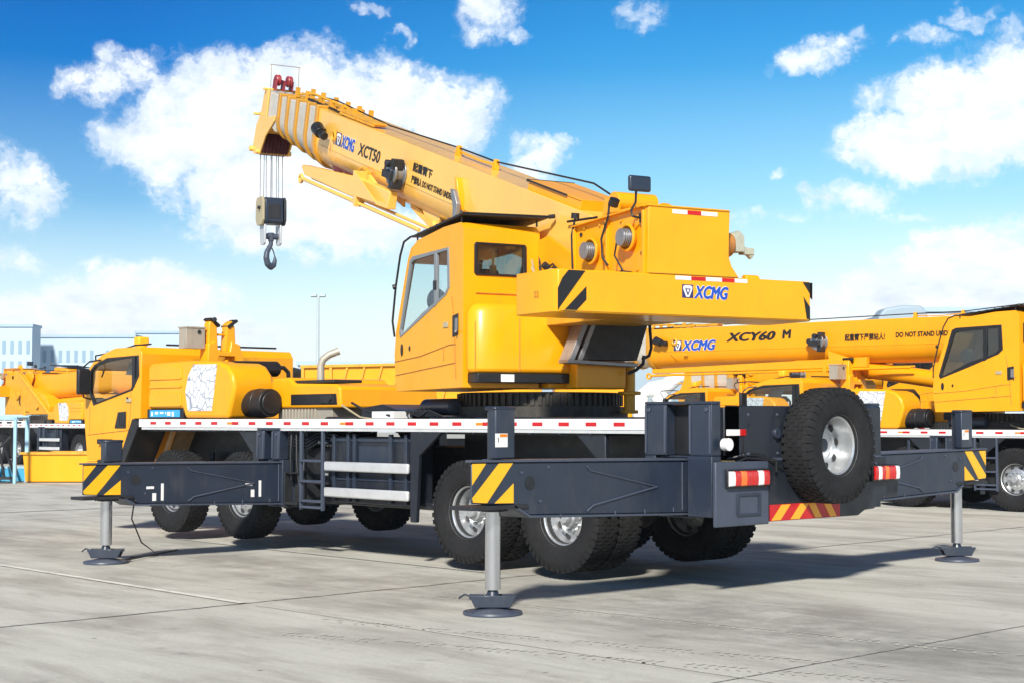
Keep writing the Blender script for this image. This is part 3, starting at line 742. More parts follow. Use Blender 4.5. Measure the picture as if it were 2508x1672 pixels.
    m.tube([(10.12, yy+.001, 2.07), (10.14, yy+.001, 1.70), (10.2, yy+.001, 1.52)], .005, 6)
    m.build('door_seam', 'orange_rust', cb)
    m = B(); m.prism([(10.47, 1.76), (10.25, 1.77), (10.25, 1.53), (10.56, 1.53)], 'y', yy, yy+.012)
    m.mi = 1
    for k in range(3): m.box(10.29+k*.07, 10.32+k*.07, yy+.012, yy+.018, 1.56, 1.74)
    m.build('door_vent', ['black_plastic', 'dark_steel'], cb, .004)
    m = B(); m.box(10.10, 10.24, yy, yy+.02, 1.90, 1.955); m.mi = 1; m.box(10.16, 10.20, yy+.02, yy+.035, 1.95, 1.975); m.build('door_handle', ['cream', 'dark_steel'], cb, .006)
    m = B(); m.prism([(9.98, 1.67), (9.86, 1.60), (10.28, 1.0), (10.42, 1.0), (10.40, 1.10), (10.06, 1.66)], 'y', .9, 1.38); m.build('mudguard', 'black_plastic', root, .01)
    m = B(); m.prism([(9.80, 1.52), (9.60, 1.52), (10.0, .95), (10.15, .95)], 'y', .55, .9); m.mi = 1; m.prism([(9.66, 1.52), (9.60, 1.52), (9.95, .95), (10.02, .95)], 'y', .9, .93); m.build('cab_mount', ['tan', 'orange_rust'], root, .01)
    m = B(); m.prism([(10.98, 1.37), (10.62, 1.37), (10.62, 1.07), (10.86, 1.07), (10.86, 1.30), (10.98, 1.30)], 'y', 1.362, 1.42); m.box(10.62, 10.98, 1.2, 1.41, .98, 1.07); m.build('entry_step', 'black_plastic', root, .008)
    m = B(); m.box(11.0, 11.46, -1.2, 1.34, .70, 1.04); m.build('front_bumper', 'yellow_paint', root, .03)
    # roof line, beacon, mirrors
    m = B(); m.tube([(10.75, 1.15, 2.675), (10.4, 1.15, 2.72), (9.95, 1.15, 2.725)], .012, 8); m.tube([(9.95, .9, 2.72), (9.95, -1.0, 2.73)], .014, 8)
    m.build('roof_rail', 'black_plastic', cb)
    m = B(); m.cyl((10.65, .90, 2.68), (10.65, .90, 2.73), .09, n=20); m.box(10.58, 10.74, .80, .98, 2.73, 2.86); m.build('beacon', 'hazard_yellow', cb, .03)
    for s in (1, -1):
        m = B(); yb = y1 if s > 0 else y0
        m.tube([(10.95, yb-.03*s, 2.53), (11.15, yb+.10*s, 2.50), (11.22, yb+.16*s, 2.42), (11.22, yb+.16*s, 2.30)], .012, 8)
        m.tube([(11.30, yb-.02*s, 1.95), (11.24, yb+.14*s, 1.98), (11.22, yb+.16*s, 2.05)], .012, 8)
        mm = m.build('mirror_arm', 'black_plastic', cb)
        m = B(); m.box(11.18, 11.26, yb+.06*s, yb+.26*s, 2.02, 2.40); m.build('mirror', 'black_plastic', mm, .03, seg=3)
    m = B(); m.tube([(10.9, 1.0, 2.60), (11.5, 1.0, 2.64), (11.85, .98, 2.62), (11.90, .95, 2.56), (11.82, .92, 2.44), (11.74, .9, 2.38)], .012, 8); m.tube([(11.66, .9, 2.48), (11.74, .9, 2.38), (11.80, .9, 2.30)], .012, 8); m.build('front_mirror_arm', 'black_plastic', cb)
    return
mat('hazard_amber', (.95, .40, .02), .35, var=.05)

def superstructure(root, x0, slew, elev, dz=0., top_z=4.28, u_end=6.66, col_us=(7.16, 7.71, 8.22, 8.70), kind='main', cab_glass='clear_glass', far=False, hook=True, jib=True, y0=0.):
    S = Matrix.Translation((x0, y0, dz)) @ Matrix.Rotation(R(slew), 4, 'Z')
    def B(): return MB(S)
    # slew ring
    m = B(); m.cyl((0, 0, 1.66), (0, 0, 1.80), 1.02, n=56); m.cyl((0, 0, 1.80), (0, 0, 1.96), .93, n=56)
    for k in range(72):
        a = 2*PI*k/72; T = S @ Matrix.Rotation(a, 4, 'Z'); q = MB.__new__(MB); q.b = m.b; q.M = T; q.mi = 0; q.box(.925, .965, -.022, .022, 1.81, 1.95)
    m.build('slew_ring', 'slew_metal', root, 0)
    # turntable body
    m = B()
    m.prism([(-.9, 2.0), (-.9, 2.5), (-.5, 3.0), (.6, 2.7), (.9, 2.3), (.9, 2.02)], 'y', -.60, .40)
    m.box(-1.16, -.9, -.44, .20, 1.99, 2.30)
    m.build('turntable_body', 'yellow_paint', root, .02)
    m = B(); m.box(-1.0, -.2, .20, 1.34, 2.05, 2.153); m.box(-1.4, -.5, -.98, -.83, 1.72, 2.3) if False else None; m.build('turntable_skirt', 'black_plastic', root, .008)
    m = B(); m.cyl((-.95, -.62, 1.72), (-.95, -.62, 2.30), .065, n=18); m.cyl((-.95, -.62, 1.72), (-.95, -.62, 1.76), .10, n=18); m.cyl((-.95, -.62, 1.93), (-.95, -.62, 1.97), .13, n=18); m.box(-.98, -.6, -.66, -.58, 2.1, 2.2); m.build('swing_motor', 'yellow_dull', root, .008)
    m = B(); m.cyl((.1, 1.05, 1.80), (.85, 1.05, 1.80), .095, n=24); m.cyl((.08, 1.05, 1.80), (.1, 1.05, 1.80), .08, n=24); m.build('accumulator', 'slate_paint', root, .008)
    # rounded cover beside / behind cab
    q = [(-.80, 1.395), (-.90, 1.36), (-.98, 1.26), (-1.01, 1.10), (-1.02, .90), (-1.02, .18), (-.6, .18), (-.6, 1.0), (-.78, 1.0)]
    m = B(); A = [m.v((x, y, 2.155)) for x, y in q]; Bv = [m.v((x, y, 2.80)) for x, y in q]; cxm, cym = -.78, .95
    T_ = [m.v((x+(cxm-x)*.28, y+(cym-y)*.16, 2.905)) for x, y in q]; n = len(q)
    m.f(A[::-1]); m.f(T_)
    for a, b in ((A, Bv), (Bv, T_)):
        for i in range(n): m.f([a[i], a[(i+1) % n], b[(i+1) % n], b[i]])
    cov = m.build('rear_cover', 'yellow_paint', root, .05, seg=3, smooth=50)
    m = B(); m.tube([(-1.022, .84, 2.17), (-1.022, .84, 2.74)], .005, 6)
    m.tube([(-.93, 1.335, 2.2), (-.93, 1.335, 2.7)], .004, 6)
    m.mi = 1; m.box(-1.008, -1.0, .90, 1.06, 2.06, 2.14); m.build('cover_seam', ['orange_rust', 'white_paint'], cov)
    # oil cooler
    m = B(); qd = [(-1.35, .10, 2.74), (-1.35, -.62, 2.74), (-1.35, -.46, 2.30), (-1.35, .31, 2.30)]
    def slab(m, qd, ax, t):
        A = [m.v(p) for p in qd]; Bq = [m.v((p[0]+ax[0]*t, p[1]+ax[1]*t, p[2]+ax[2]*t)) for p in qd]
        m.f(A); m.f(Bq[::-1])
        for i in range(4): m.f([A[i], A[(i+1) % 4], Bq[(i+1) % 4], Bq[i]])
    slab(m, qd, (1, 0, 0), .16)
    m.mi = 1
    slab(m, [(-1.36, .10, 2.76), (-1.36, .04, 2.76), (-1.36, .25, 2.29), (-1.36, .31, 2.29)], (1, 0, 0), .18)
    slab(m, [(-1.36, .21, 2.76), (-1.36, .14, 2.76), (-1.36, .35, 2.29), (-1.36, .42, 2.29)], (1, 0, 0), .22)
    slab(m, [(-1.37, .44, 2.30), (-1.37, -.46, 2.27), (-1.37, -.46, 2.23), (-1.37, .44, 2.26)], (1, 0, 0), .2)
    m.build('oil_cooler', ['cooler', 'steel_grey'], root, .005)
    m = B(); m.tube([(-1.3, -.66, 2.72), (-1.32, -.67, 2.45), (-1.32, -.64, 2.36), (-1.32, -.55, 2.32)], .018, 8); m.tube([(-1.32, -.57, 2.36), (-1.32, -.56, 2.27), (-1.30, -.48, 2.20), (-1.25, -.40, 2.16)], .02, 8); m.build('cooler_hose', 'black_plastic', root)
    m = B(); m.box(-2.2, -1.0, -.45, .5, 2.672, 2.8); m.build('underframe', 'yellow_dull', root, .01)
    # counterweight
    m = B(); m.prism([(-3.0, 1.52), (-2.93, 1.56), (-2.28, 1.58), (-2.20, 1.50), (-2.20, -1.50), (-2.28, -1.58), (-2.93, -1.57), (-3.0, -1.54)], 'z', 2.672, 3.088)
    cw = m.build('counterweight', 'yellow_paint', root, .012)
    if kind == 'main':
        m = B(); q0, q1 = -3.003, -3.0
        for poly in (((1.41, 3.08), (1.22, 3.08), (1.50, 2.73), (1.53, 2.69), (1.53, 2.90), (1.48, 3.0)), ((1.21, 2.93), (1.21, 2.80), (1.335, 2.68), (1.47, 2.68)), ((-1.44, 3.08), (-1.535, 3.08), (-1.535, 2.96)), ((-1.45, 2.93), (-1.535, 2.82), (-1.535, 2.68), (-1.49, 2.70))):
            m.prism(list(poly), 'x', q0, q1)
        m.prism([(-2.995, 3.08), (-2.85, 3.08), (-2.95, 2.93), (-2.99, 2.9)], 'y', -1.577, -1.573)
        m.build('hazard_stripes', 'black_decal', cw, smooth=0)
        m = B()
        for i, (a, b) in enumerate(((.17, -.02), (-.02, -.20), (-.20, -.40), (-.40, -.56), (-.56, -.72))):
            m.mi = i % 2; m.prism([(a, 3.04), (b, 3.04), (b, 3.078), (a, 3.078)], 'x', -3.003, -3.0)
        m.build('reflective_strip', ['white_paint', 'red_tape'], cw, smooth=0)
        logo(cw, (-3.0, .09, 2.86), (0, -1, 0), (0, 0, 1), .135, S)
        text('53', .09, 'orange_rust', (-2.62, 1.5745, 2.83), (-1, 0, 0), (0, 0, 1), cw, 'stamped_number', M=S, depth=.001)
    m = B(); m.cyl((-2.6, -.98, 3.12), (-2.6, -1.16, 3.12), .05, n=14); m.box(-2.66, -2.54, -1.14, -1.0, 3.09, 3.12); m.build('lifting_lug', 'yellow_paint', cw, .01)
    # tower: rear plate, side plates, winch
    side = [(-2.96, 3.76), (-1.58, 3.69), (-1.55, 3.40), (-1.0, 3.66), (-.72, 3.62), (-.60, 3.40), (-.85, 3.0), (-.80, 2.76), (-1.0, 2.69), (-2.19, 2.69), (-2.19, 3.092), (-2.96, 3.09)]
    for s in (1, -1):
        m = B(); m.prism(side, 'y', s*.44, s*.48); sp = m.build('side_plate', 'yellow_paint', root, .006)
        m = B()
        for x in (-2.96, -2.28, -1.62): m.box(x, x+.035, s*.48, s*.525, 3.09, 3.72-(x+2.96)*.04)
        m.prism([(-2.96, 3.755), (-1.58, 3.685), (-1.58, 3.70), (-2.96, 3.772)], 'y', s*.43, s*.535)
        m.build('plate_rib', 'yellow_paint', sp, .004)
        m = B()
        for (x, z) in ((-1.98, 3.40), (-2.68, 3.47)):
            m.lathe([(.10, 0), (.135, .03), (.145, .06), (.12, .07), (.11, .02)], (x, s*.48, z), (0, s, 0), 22, closed=True)
            m.mi = 1; m.cyl((x, s*.48, z), (x, s*.62, z), .085, .075, n=20)
            for k in range(5): m.cyl((x, s*(.52+k*.022), z), (x, s*(.53+k*.022), z), .09, n=20)
            m.mi = 0
        m.build('winch_motor', ['yellow_paint', 'steel_grey'], sp, .003)
        m = B()
        for x, z in ((-2.88, 3.30), (-2.2, 3.32), (-1.72, 3.60), (-2.85, 3.68), (-1.7, 3.18), (-2.2, 3.66)): m.cyl((x, s*.48, z), (x, s*.493, z), .022, n=10)
        m.build('bolt', 'dark_steel', sp)
    m = B(); m.prism([(.50, 3.09), (.48, 3.765), (-.51, 3.765), (-.49, 3.30), (-.53, 3.20), (-.62, 3.09)], 'x', -2.997, -2.965)
    m.prism([(.5, 3.758), (-.5, 3.758), (-.5, 3.775), (.5, 3.775)], 'x', -3.01, -2.2)
    rp = m.build('rear_plate', 'yellow_paint', root, .006)
    if kind == 'main':
        m = B()
        for i, (a, b) in enumerate(((.20, .02), (.02, -.15), (-.15, -.35))):
            m.mi = i % 2; m.prism([(a, 3.70), (b, 3.70), (b, 3.74), (a, 3.74)], 'x', -3.001, -2.998)
        m.build('reflective_strip', ['white_paint', 'red_tape'], rp, smooth=0)
    m = B(); m.cyl((-2.65, -.42, 3.45), (-2.65, .42, 3.45), .24, n=28); m.cyl((-1.95, -.42, 3.38), (-1.95, .42, 3.38), .24, n=28); m.build('winch_drum', 'steel_grey', root)
    m = B(); m.lathe([(.002, 0), (.19, 0), (.19, .05), (.002, .05)], (-2.3, -.2, 3.72), (0, 1, 0), 22); m.build('rope_guide', 'yellow_paint', root)
    m = B(); m.cyl((-2.75, -.48, 3.45), (-2.75, -.68, 3.45), .125, n=20); mo = m.build('hoist_gearbox', 'orange_rust', root, .01)
    m = B(); m.box(-2.83, -2.68, -.82, -.68, 3.38, 3.55); m.box(-2.80, -2.72, -.97, -.82, 3.36, 3.43); m.cyl((-2.75, -.70, 3.52), (-2.70, -.84, 3.56), .06, n=12); m.cyl((-2.76, -.86, 3.42), (-2.76, -.96, 3.34), .035, n=10)
    m.tube([(-2.8, -.62, 3.57), (-2.8, -.63, 3.70)], .008, 6); m.build('hydraulic_motor', 'motor_green', mo, .01)
    # hoses and cables on the tower side
    m = B()
    m.tube([(-1.62, .50, 3.78), (-1.60, .53, 3.6), (-1.62, .53, 3.2), (-1.64, .53, 3.05)], .012, 8)
    m.tube([(-2.30, .50, 3.86), (-2.34, .54, 3.72), (-2.24, .56, 3.5), (-2.26, .56, 3.3), (-2.32, .53, 3.22)], .012, 8)
    m.tube([(-2.60, .60, 3.45), (-2.55, .60, 3.3), (-2.66, .56, 3.12)], .010, 8)
    m.tube([(-2.45, .5, 3.11), (-2.6, .55, 3.13), (-2.7, .5, 3.11)], .02, 8)
    m.cyl((-1.62, .50, 3.78), (-1.63, .50, 3.84), .045, n=14); m.cyl((-2.32, .47, 3.84), (-2.36, .47, 3.90), .055, n=14)
    m.tube([(-1.3, .40, 3.79), (-1.9, .40, 3.77)], .014, 6)
    m.build('cables', 'black_plastic', root)
    m = B(); m.box(-.95, -.82, .49, .58, 3.06, 3.16); m.cyl((-.75, .5, 3.2), (-.75, .55, 3.42), .03, n=10); m.tube([(-.70, .52, 3.50), (-.75, .55, 3.35), (-.9, .52, 3.15), (-1.1, .5, 3.1)], .014, 8)
    m.cyl((-1.15, .48, 3.22), (-1.15, .54, 3.22), .07, n=16); m.cyl((-.6, .42, 3.35), (-.6, .5, 3.35), .06, n=16); m.build('pivot_fittings', 'cream', root, .01)
    if kind == 'main':
        m = B()                                # hydraulic clutter between cab and tower
        m.prism([(-.55, 2.95), (-.75, 3.62), (-.62, 3.66), (-.35, 2.98)], 'y', .36, .43); m.prism([(-1.15, 3.02), (-.62, 3.30), (-.58, 3.22), (-1.0, 2.95)], 'y', .40, .46)
        m.cyl((-.45, .30, 3.30), (-.45, .46, 3.30), .11, n=22); m.box(-1.35, -1.2, .40, .50, 3.09, 3.25); m.cyl((-1.28, .45, 3.25), (-1.28, .45, 3.34), .03, n=10)
        m.build('pivot_link', 'yellow_dull', root, .008)
        m = B()
        for k in range(4): m.tube([(-1.35, .46+.015*k, 3.12+.03*k), (-1.15, .50, 3.22+.04*k), (-.95, .50+.01*k, 3.10+.05*k), (-.80, .47, 3.30+.05*k)], .010, 6)
        m.cyl((-1.05, .50, 3.30), (-1.05, .56, 3.34), .04, n=12); m.cyl((-.72, .46, 3.56), (-.72, .52, 3.56), .05, n=12)
        m.build('hydraulic_hose', 'dark_steel', root)
        m = B()
        for x in (-2.98,):
            pass
        m.tube([(-3.002, .49, 3.095), (-3.002, -.60, 3.095)], .006, 6); m.tube([(-3.002, 1.50, 2.69), (-3.002, -1.52, 2.69)], .004, 6)
        m.tube([(-2.97, .482, 3.12), (-2.97, .482, 3.74)], .006, 6)
        m.build('weld_seam', 'collar_yellow', cw)
        m = B()
        for x in (-2.8, -2.5, -2.1, -1.8): m.cyl((x, .485, 3.14), (x, .50, 3.14), .014, n=6); m.cyl((x, .485, 3.66), (x, .50, 3.66), .014, n=6)
        m.build('bolt', 'yellow_dull', root)
    # mirror on post
    m = B(); m.tube([(-2.9, .49, 3.64), (-2.88, .60, 3.66), (-2.86, .60, 3.72), (-2.88, .56, 3.80), (-2.88, .55, 3.97)], .012, 8); m.box(-2.95, -2.88, .48, .52, 3.60, 3.68)
    ma = m.build('mirror_arm', 'black_plastic', root)
    m = B(); m.box(-2.93, -2.88, .40, .66, 3.905, 4.065); m.build('mirror', 'slate_paint', ma, .024, seg=3)
    # ---- operator's cab
    z0 = 2.0
    prof = [(-.76, 2.0), (-.78, 3.72), (-.70, 3.79), (-.3, 3.78), (.38, 3.70), (.56, 3.62), (.64, 3.50), (.96, 2.68), (1.0, 2.4), (.95, 1.985)]
    m = B(); m.prism(prof, 'y', .45, 1.40); cb = m.build('operator_cab', 'yellow_paint')
    win = [(.865, 2.66), (.58, 3.49), (.50, 3.525), (-.43, 3.545), (-.45, 3.10), (-.36, 3.02), (.25, 2.80), (.84, 2.60)]
    cs = []
    m = B(); m.prism([(-.70, 2.08), (-.72, 3.68), (-.3, 3.72), (.34, 3.64), (.52, 3.56), (.59, 3.47), (.91, 2.67), (.94, 2.4), (.9, 2.08)], 'y', .50, 1.35); cs.append(m.build('cut', 'interior'))
    m = B(); m.prism(win, 'y', 1.2, 1.6); cs.append(m.build('cut', 'interior'))
    m = B(); m.prism([(.86, 2.62), (.57, 3.52), (-.60, 3.56), (-.60, 2.60)], 'y', .3, .6); cs.append(m.build('cut', 'interior'))
    m = B(); m.prism([(1.2, 2.3), (1.2, 3.5), (.6, 3.5), (.55, 2.3)], 'y', .52, 1.33); cs.append(m.build('cut', 'interior'))
    rw = [(1.27, 3.24), (1.27, 3.55), (1.25, 3.575), (.64, 3.575), (.62, 3.55), (.62, 3.24), (.64, 3.215), (1.25, 3.215)]
    m = B(); m.prism(rw, 'x', -1.0, -.6); cs.append(m.build('cut', 'interior'))
    cut(cb, cs); cb.parent = root
    b_ = cb.modifiers.new('bevel', 'BEVEL'); b_.width = .03; b_.segments = 3; b_.limit_method = 'ANGLE'; b_.angle_limit = R(40)
    fm = 'frame_grey' if kind == 'main' else 'black_plastic'
    m = B(); m.ring(win, .055 if kind == 'main' else .085, 'y', 1.37, 1.406); m.prism([(-.06, 3.53), (-.13, 3.53), (-.13, 2.93), (-.06, 2.90)], 'y', 1.372, 1.407); m.mi = 1; m.box(-.13, -.06, 1.405, 1.42, 3.10, 3.2)
    wf = m.build('side_window', [fm, 'black_plastic'], cb, .004)
    m = B(); m.prism(win, 'y', 1.378, 1.382); m.build('pane', cab_glass, wf, smooth=0)
    m = B(); m.prism([(.88, 2.60), (.56, 3.54), (-.62, 3.58), (-.62, 2.58)], 'y', .470, .474); m.build('far_window', cab_glass, cb, smooth=0)
    m = B(); m.prism([(.645, 3.50), (.955, 2.68), (.95, 2.68), (.64, 3.50)], 'y', .50, 1.35); m.build('windscreen', cab_glass, cb, smooth=0)
    m = B(); m.ring(rw, .045, 'x', -.79, -.74); rf = m.build('rear_window', 'black_plastic', cb, .004)
    m = B(); m.prism(rw, 'x', -.775, -.771); m.build('pane', 'dark_glass', rf, smooth=0)
    m = B(); m.box(-.45, .05, .70, 1.15, 2.35, 2.52); m.box(-.55, -.42, .70, 1.15, 2.48, 3.15); m.box(-.50, -.42, .80, 1.05, 3.15, 3.32); m.box(-.35, .05, 1.18, 1.26, 2.5, 2.66); m.build('seat', 'seat_fabric', cb, .04)
    m = B(); m.lathe([(.002, 0), (.13, 0), (.14, .03), (.10, .05), (.002, .05)], (.42, 1.12, 3.02), (-.4, .9, 0), 24); m.cyl((.42, 1.1, 3.02), (.6, .9, 2.5), .01, n=8); m.build('fan', 'slate_light', cb)
    m = B(); m.prism([(-.7, 3.55), (-.7, 3.22), (-.68, 3.22), (-.68, 3.55)], 'y', .98, 1.0); m.box(-.6, -.55, .9, .96, 3.2, 3.35); m.build('rear_pillar', 'cream', cb)
    m = B()
    m.tube([(.98, 1.403, 2.33), (.3, 1.403, 2.37), (-.45, 1.403, 2.47), (-.60, 1.403, 2.47)], .005, 6)
    m.tube([(-.50, 1.403, 3.0), (-.56, 1.403, 2.7), (-.60, 1.403, 2.1)], .005, 6); m.tube([(.96, 1.403, 2.17), (-.60, 1.403, 2.27)], .005, 6); m.tube([(-.3, 1.403, 2.45), (-.3, 1.403, 2.3)], .004, 6)
    m.tube([(-.782, .62, 3.10), (-.782, .62, 2.95)], .004, 6); m.tube([(-.782, 1.25, 3.02), (-.782, .55, 3.02)], .005, 6)
    m.build('door_seam', 'orange_rust', cb)
    m = B(); m.prism([(-.53, 2.55), (-.66, 2.57), (-.66, 2.80), (-.53, 2.78)], 'y', 1.40, 1.412); m.mi = 1; m.box(-.66, -.60, 1.412, 1.418, 2.6, 2.75); m.cyl((-.62, 1.4, 2.6), (-.70, 1.46, 2.6), .012, n=8); m.build('door_lock', ['black_plastic', 'steel_grey'], cb, .003)
    m = B(); m.prism([(.79+.03*math.cos(2*PI*k/16), 2.46+.07*math.sin(2*PI*k/16)) for k in range(16)], 'y', 1.40, 1.408)
    m.prism([(.58+.018*math.cos(2*PI*k/12), 2.47+.03*math.sin(2*PI*k/12)) for k in range(12)], 'y', 1.40, 1.408); m.build('door_handle', 'black_plastic', cb)
    m = B(); m.box(-.42, -.30, 1.402, 1.412, 2.66, 2.72); m.build('door_sticker', 'cream', cb, .004)
    # guard over the roof
    m = B()
    A = [(.50, 1.42, 3.74), (-.78, 1.42, 3.865), (-.98, .45, 3.86), (.30, .45, 3.76)]
    vb = [m.v(p) for p in A]; vt = [m.v((p[0], p[1], p[2]+.02)) for p in A]; m.f(vb); m.f(vt[::-1])
    for i in range(4): m.f([vb[i], vb[(i+1) % 4], vt[(i+1) % 4], vt[i]])
    for k in range(9):
        f = k/8; m.tube([tuple(A[0][j]+(A[1][j]-A[0][j])*f+(.02 if j == 2 else 0) for j in range(3)), tuple(A[3][j]+(A[2][j]-A[3][j])*f+(.02 if j == 2 else 0) for j in range(3))], .009, 6)
    for x, y, z in ((.42, 1.38, 3.64), (-.70, 1.38, 3.78), (-.80, .5, 3.78)): m.tube([(x, y, z), (x, y, z+.1)], .011, 6)
    m.cyl((-.78, 1.42, 3.88), (-.80, 1.44, 3.89), .02, n=8); m.cyl((-.98, .45, 3.875), (-1.03, .40, 3.88), .025, n=8)
    m.build('roof_guard', 'black_plastic', cb)
    m = B(); m.tube([(.50, 1.43, 3.75), (.62, 1.46, 3.70), (.72, 1.46, 3.55), (.84, 1.46, 3.20), (.95, 1.45, 2.80), (.98, 1.41, 2.62)], .013, 8); m.cyl((.84, 1.46, 3.20), (.86, 1.49, 3.19), .03, n=10); m.build('grab_rail', 'black_plastic', cb)
    # ---- boom
    e = R(elev)
    O = Matrix.Translation((-.26, 0, top_z)); BM = S @ O @ Matrix.Rotation(-e, 4, 'Y')
    def BB(): return MB(BM)
    def sect(w, top, side_b, bot):
        L = [(w, top), (w, side_b)]
        for k in range(1, 8):
            a = PI*k/8; L.append((w*math.cos(a)*1.0 if True else 0, side_b-(side_b-bot)*math.sin(a)))
        L += [(-w, side_b), (-w, top)]
        return L
    m = BB(); m.prism(sect(.35, 0, -.52, -.87), 'x', -2.15, u_end); bpaint = 'boom_glare_yellow' if kind == 'main' else 'yellow_paint'; bm_ = m.build('boom', bpaint, root, .012, smooth=30)
    ws = .35; us = u_end; k = 0
    m = BB()
    m.prism(sect(.385, .045, -.53, -.915), 'x', u_end-.09, u_end+.02)
    m.build('boom_collar', 'collar_yellow', bm_, .012)
    prev = u_end+.02
    for i, cu in enumerate(col_us):
        sh = .035*(i+1)
        m = BB(); m.prism(sect(.35-sh, -sh*.6, -.50+sh*.2, -.87+sh*.9), 'x', prev, cu-.09); m.build('boom_section', 'boom_inner', bm_, .008)
        m = BB(); m.prism(sect(.385-sh, .045-sh*.6, -.51+sh*.2, -.915+sh*.9), 'x', cu-.09, cu); m.build('boom_collar', 'collar_yellow', bm_, .012)
        prev = cu
    hu = prev
    # head
    m = BB()
    m.prism([(hu, -.09), (hu+.50, -.07), (hu+.60, -.12), (hu+.60, -.50), (hu+.22, -.62), (hu, -.68)], 'y', -.23, .23)
    hd = m.build('boom_head', 'boom_inner', root, .01)
    m = BB()
    for s in (1, -1):
        m.prism([(hu+.42, -.02), (hu+.62, -.05), (hu+.70, -.45), (hu+.86, -.70), (hu+.92, -1.10), (hu+.84, -1.17), (hu+.55, -1.14), (hu+.36, -.80), (hu+.02, -.50), (hu+.02, -.42), (hu+.42, -.50)], 'y', s*.235, s*.26)
    m.prism([(hu+.30, -.52), (hu+.66, -.50), (hu+.80, -.76), (hu+.55, -.78)], 'y', -.234, .234)
    m.cyl((hu+.82, -.34, -.50), (hu+.82, .34, -.50), .022, n=10); m.cyl((hu+.55, -.32, -.05), (hu+.55, .32, -.05), .02, n=10)
    m.cyl((hu+.92, -.31, -1.10), (hu+.92, .31, -1.10), .045, n=12); m.cyl((hu+.60, -.31, -1.10), (hu+.60, .31, -1.10), .04, n=12)
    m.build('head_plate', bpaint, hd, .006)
    m = BB()
    for y in (-.19, -.127, -.063, 0, .063, .127, .19): m.lathe([(.05, -.03), (.20, -.03), (.215, -.016), (.185, 0), (.215, .016), (.20, .03), (.05, .03)], (hu+.68, y, -.95), (0, 1, 0), 26, closed=True)
    m.build('sheave', 'maroon', hd)
    m = BB()
    for y in (-.09, .09):
        m.lathe([(.02, -.04), (.085, -.04), (.095, -.02), (.075, 0), (.095, .02), (.085, .04), (.02, .04)], (hu+.48+.06*(y > 0), y, .11), (0, 1, 0), 24, closed=True)
    m.box(hu+.4, hu+.60, -.145, -.135, -.05, .12); m.box(hu+.4, hu+.60, .135, .145, -.05, .12); m.box(hu+.4, hu+.6, -.005, .005, -.05, .12)
    m.build('top_sheave', 'red_sheave', hd)
    m = BB()
    for y in (-.24, .24): m.tube([(hu+.42, y, 0), (hu+.50, y, .36)], .008, 6)
    m.tube([(hu+.50, -.26, .36), (hu+.50, .26, .36)], .008, 6)
    m.tube([(hu+.8, .0, -.40), (hu+1.2, .1, -.52)], .01, 6)
    m.build('rope_keeper', 'beige_metal', hd)
    # boom-side fittings
    m = BB()
    ul = u_end-.42
    m.cyl((ul, .36, -.28), (ul-.10, .60 if False else .44, -.29), .03, n=10); m.cyl((ul+.08, .46, -.26), (ul-.10, .46, -.32), .10, .085, n=20); m.cyl((ul-.10, .46, -.32), (ul-.26, .46, -.34), .06, n=16)
    m.build('work_lamp', 'black_plastic', bm_, .006)
    m = BB(); m.lathe([(.06, 0), (.09, .02), (.06, .04), (.04, .02)], (ul-.42, .36, -.30), (0, 1, 0), 18, closed=True); m.tube([(ul-.3, .37, -.42), (ul-.3, .37, -.56), (ul-.5, .37, -.66)], .006, 6)
    m.tube([(4.75, .38, -.62), (4.55, .40, -.55), (4.3, .38, -.60)] if kind == 'main' else [(ul-.8, .37, -.6), (ul-.7, .37, -.6)], .02, 8)
    m.build('cable_bracket', 'yellow_dull', bm_)
    rx = 3.36 if kind == 'main' else 4.5
    m = BB()
    m.cyl((rx, .35, -.42), (rx, .50, -.42), .13, n=30); m.cyl((rx, .36, -.42), (rx, .38, -.42), .175, n=30); m.cyl((rx, .49, -.42), (rx, .52, -.42), .165, n=30)
    m.mi = 1; m.box(rx-.10, rx+.18, .52, .57, -.50, -.40); m.box(rx-.13, rx-.05, .40, .56, -.36, -.22); m.box(rx-.12, rx-.02, .38, .54, -.62, -.50); m.cyl((rx+.02, .52, -.30), (rx+.02, .60, -.30), .05, n=14)
    m.cyl((rx+.22, .36, -.40), (rx+.22, .50, -.40), .06, n=18)
    m.build('cable_reel', ['steel_grey', 'dark_steel'], bm_, .006)
    m = BB()
    if kind == 'main':
        m.prism([(1.64, -.16), (1.58, -.16), (1.44, -.40), (1.40, -.60), (1.46, -.62), (1.52, -.42)], 'y', .35, .44)
        m.mi = 1; m.prism([(1.60, -.30), (1.50, -.30), (1.36, -.44), (1.34, -.62), (1.42, -.66), (1.46, -.5)], 'y', .44, .50)
        m.build('boom_stop', ['yellow_paint', 'steel_grey'], bm_, .01)
    # boom step in girth (doubling plates) + text
    m = BB()
    d0 = 3.30 if kind == 'main' else 1.0
    m.prism([(d0, .004), (d0, -.50), (d0-.25, -.52), (-1.5, -.52), (-1.5, .004)], 'y', .35, .356)
    m.tube([(u_end-.3, .352, -.52), (-1.5, .352, -.52)], .005, 6)
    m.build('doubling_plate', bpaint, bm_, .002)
    up = (0, 0, 1)
    if kind == 'main':
        logo(bm_, (5.78, .353, -.42), (-1, 0, 0), up, .19, BM, fit=.72)
        text('XCT50', .24, 'black_decal', (4.92, .353, -.42), (-1, 0, 0), up, bm_, 'model_lettering', .2, .006, .002, BM, fit=.78)
        text('起重臂下', .125, 'black_decal', (3.03, .360, -.31), (-1, 0, 0), up, bm_, 'warning_lettering', 0, .005, .002, BM, fit=.60)
        text('严禁站人 DO NOT STAND UNDER', .11, 'black_decal', (3.03, .360, -.47), (-1, 0, 0), up, bm_, 'warning_lettering', 0, .003, .002, BM, fit=1.25)
    elif kind == 'row':
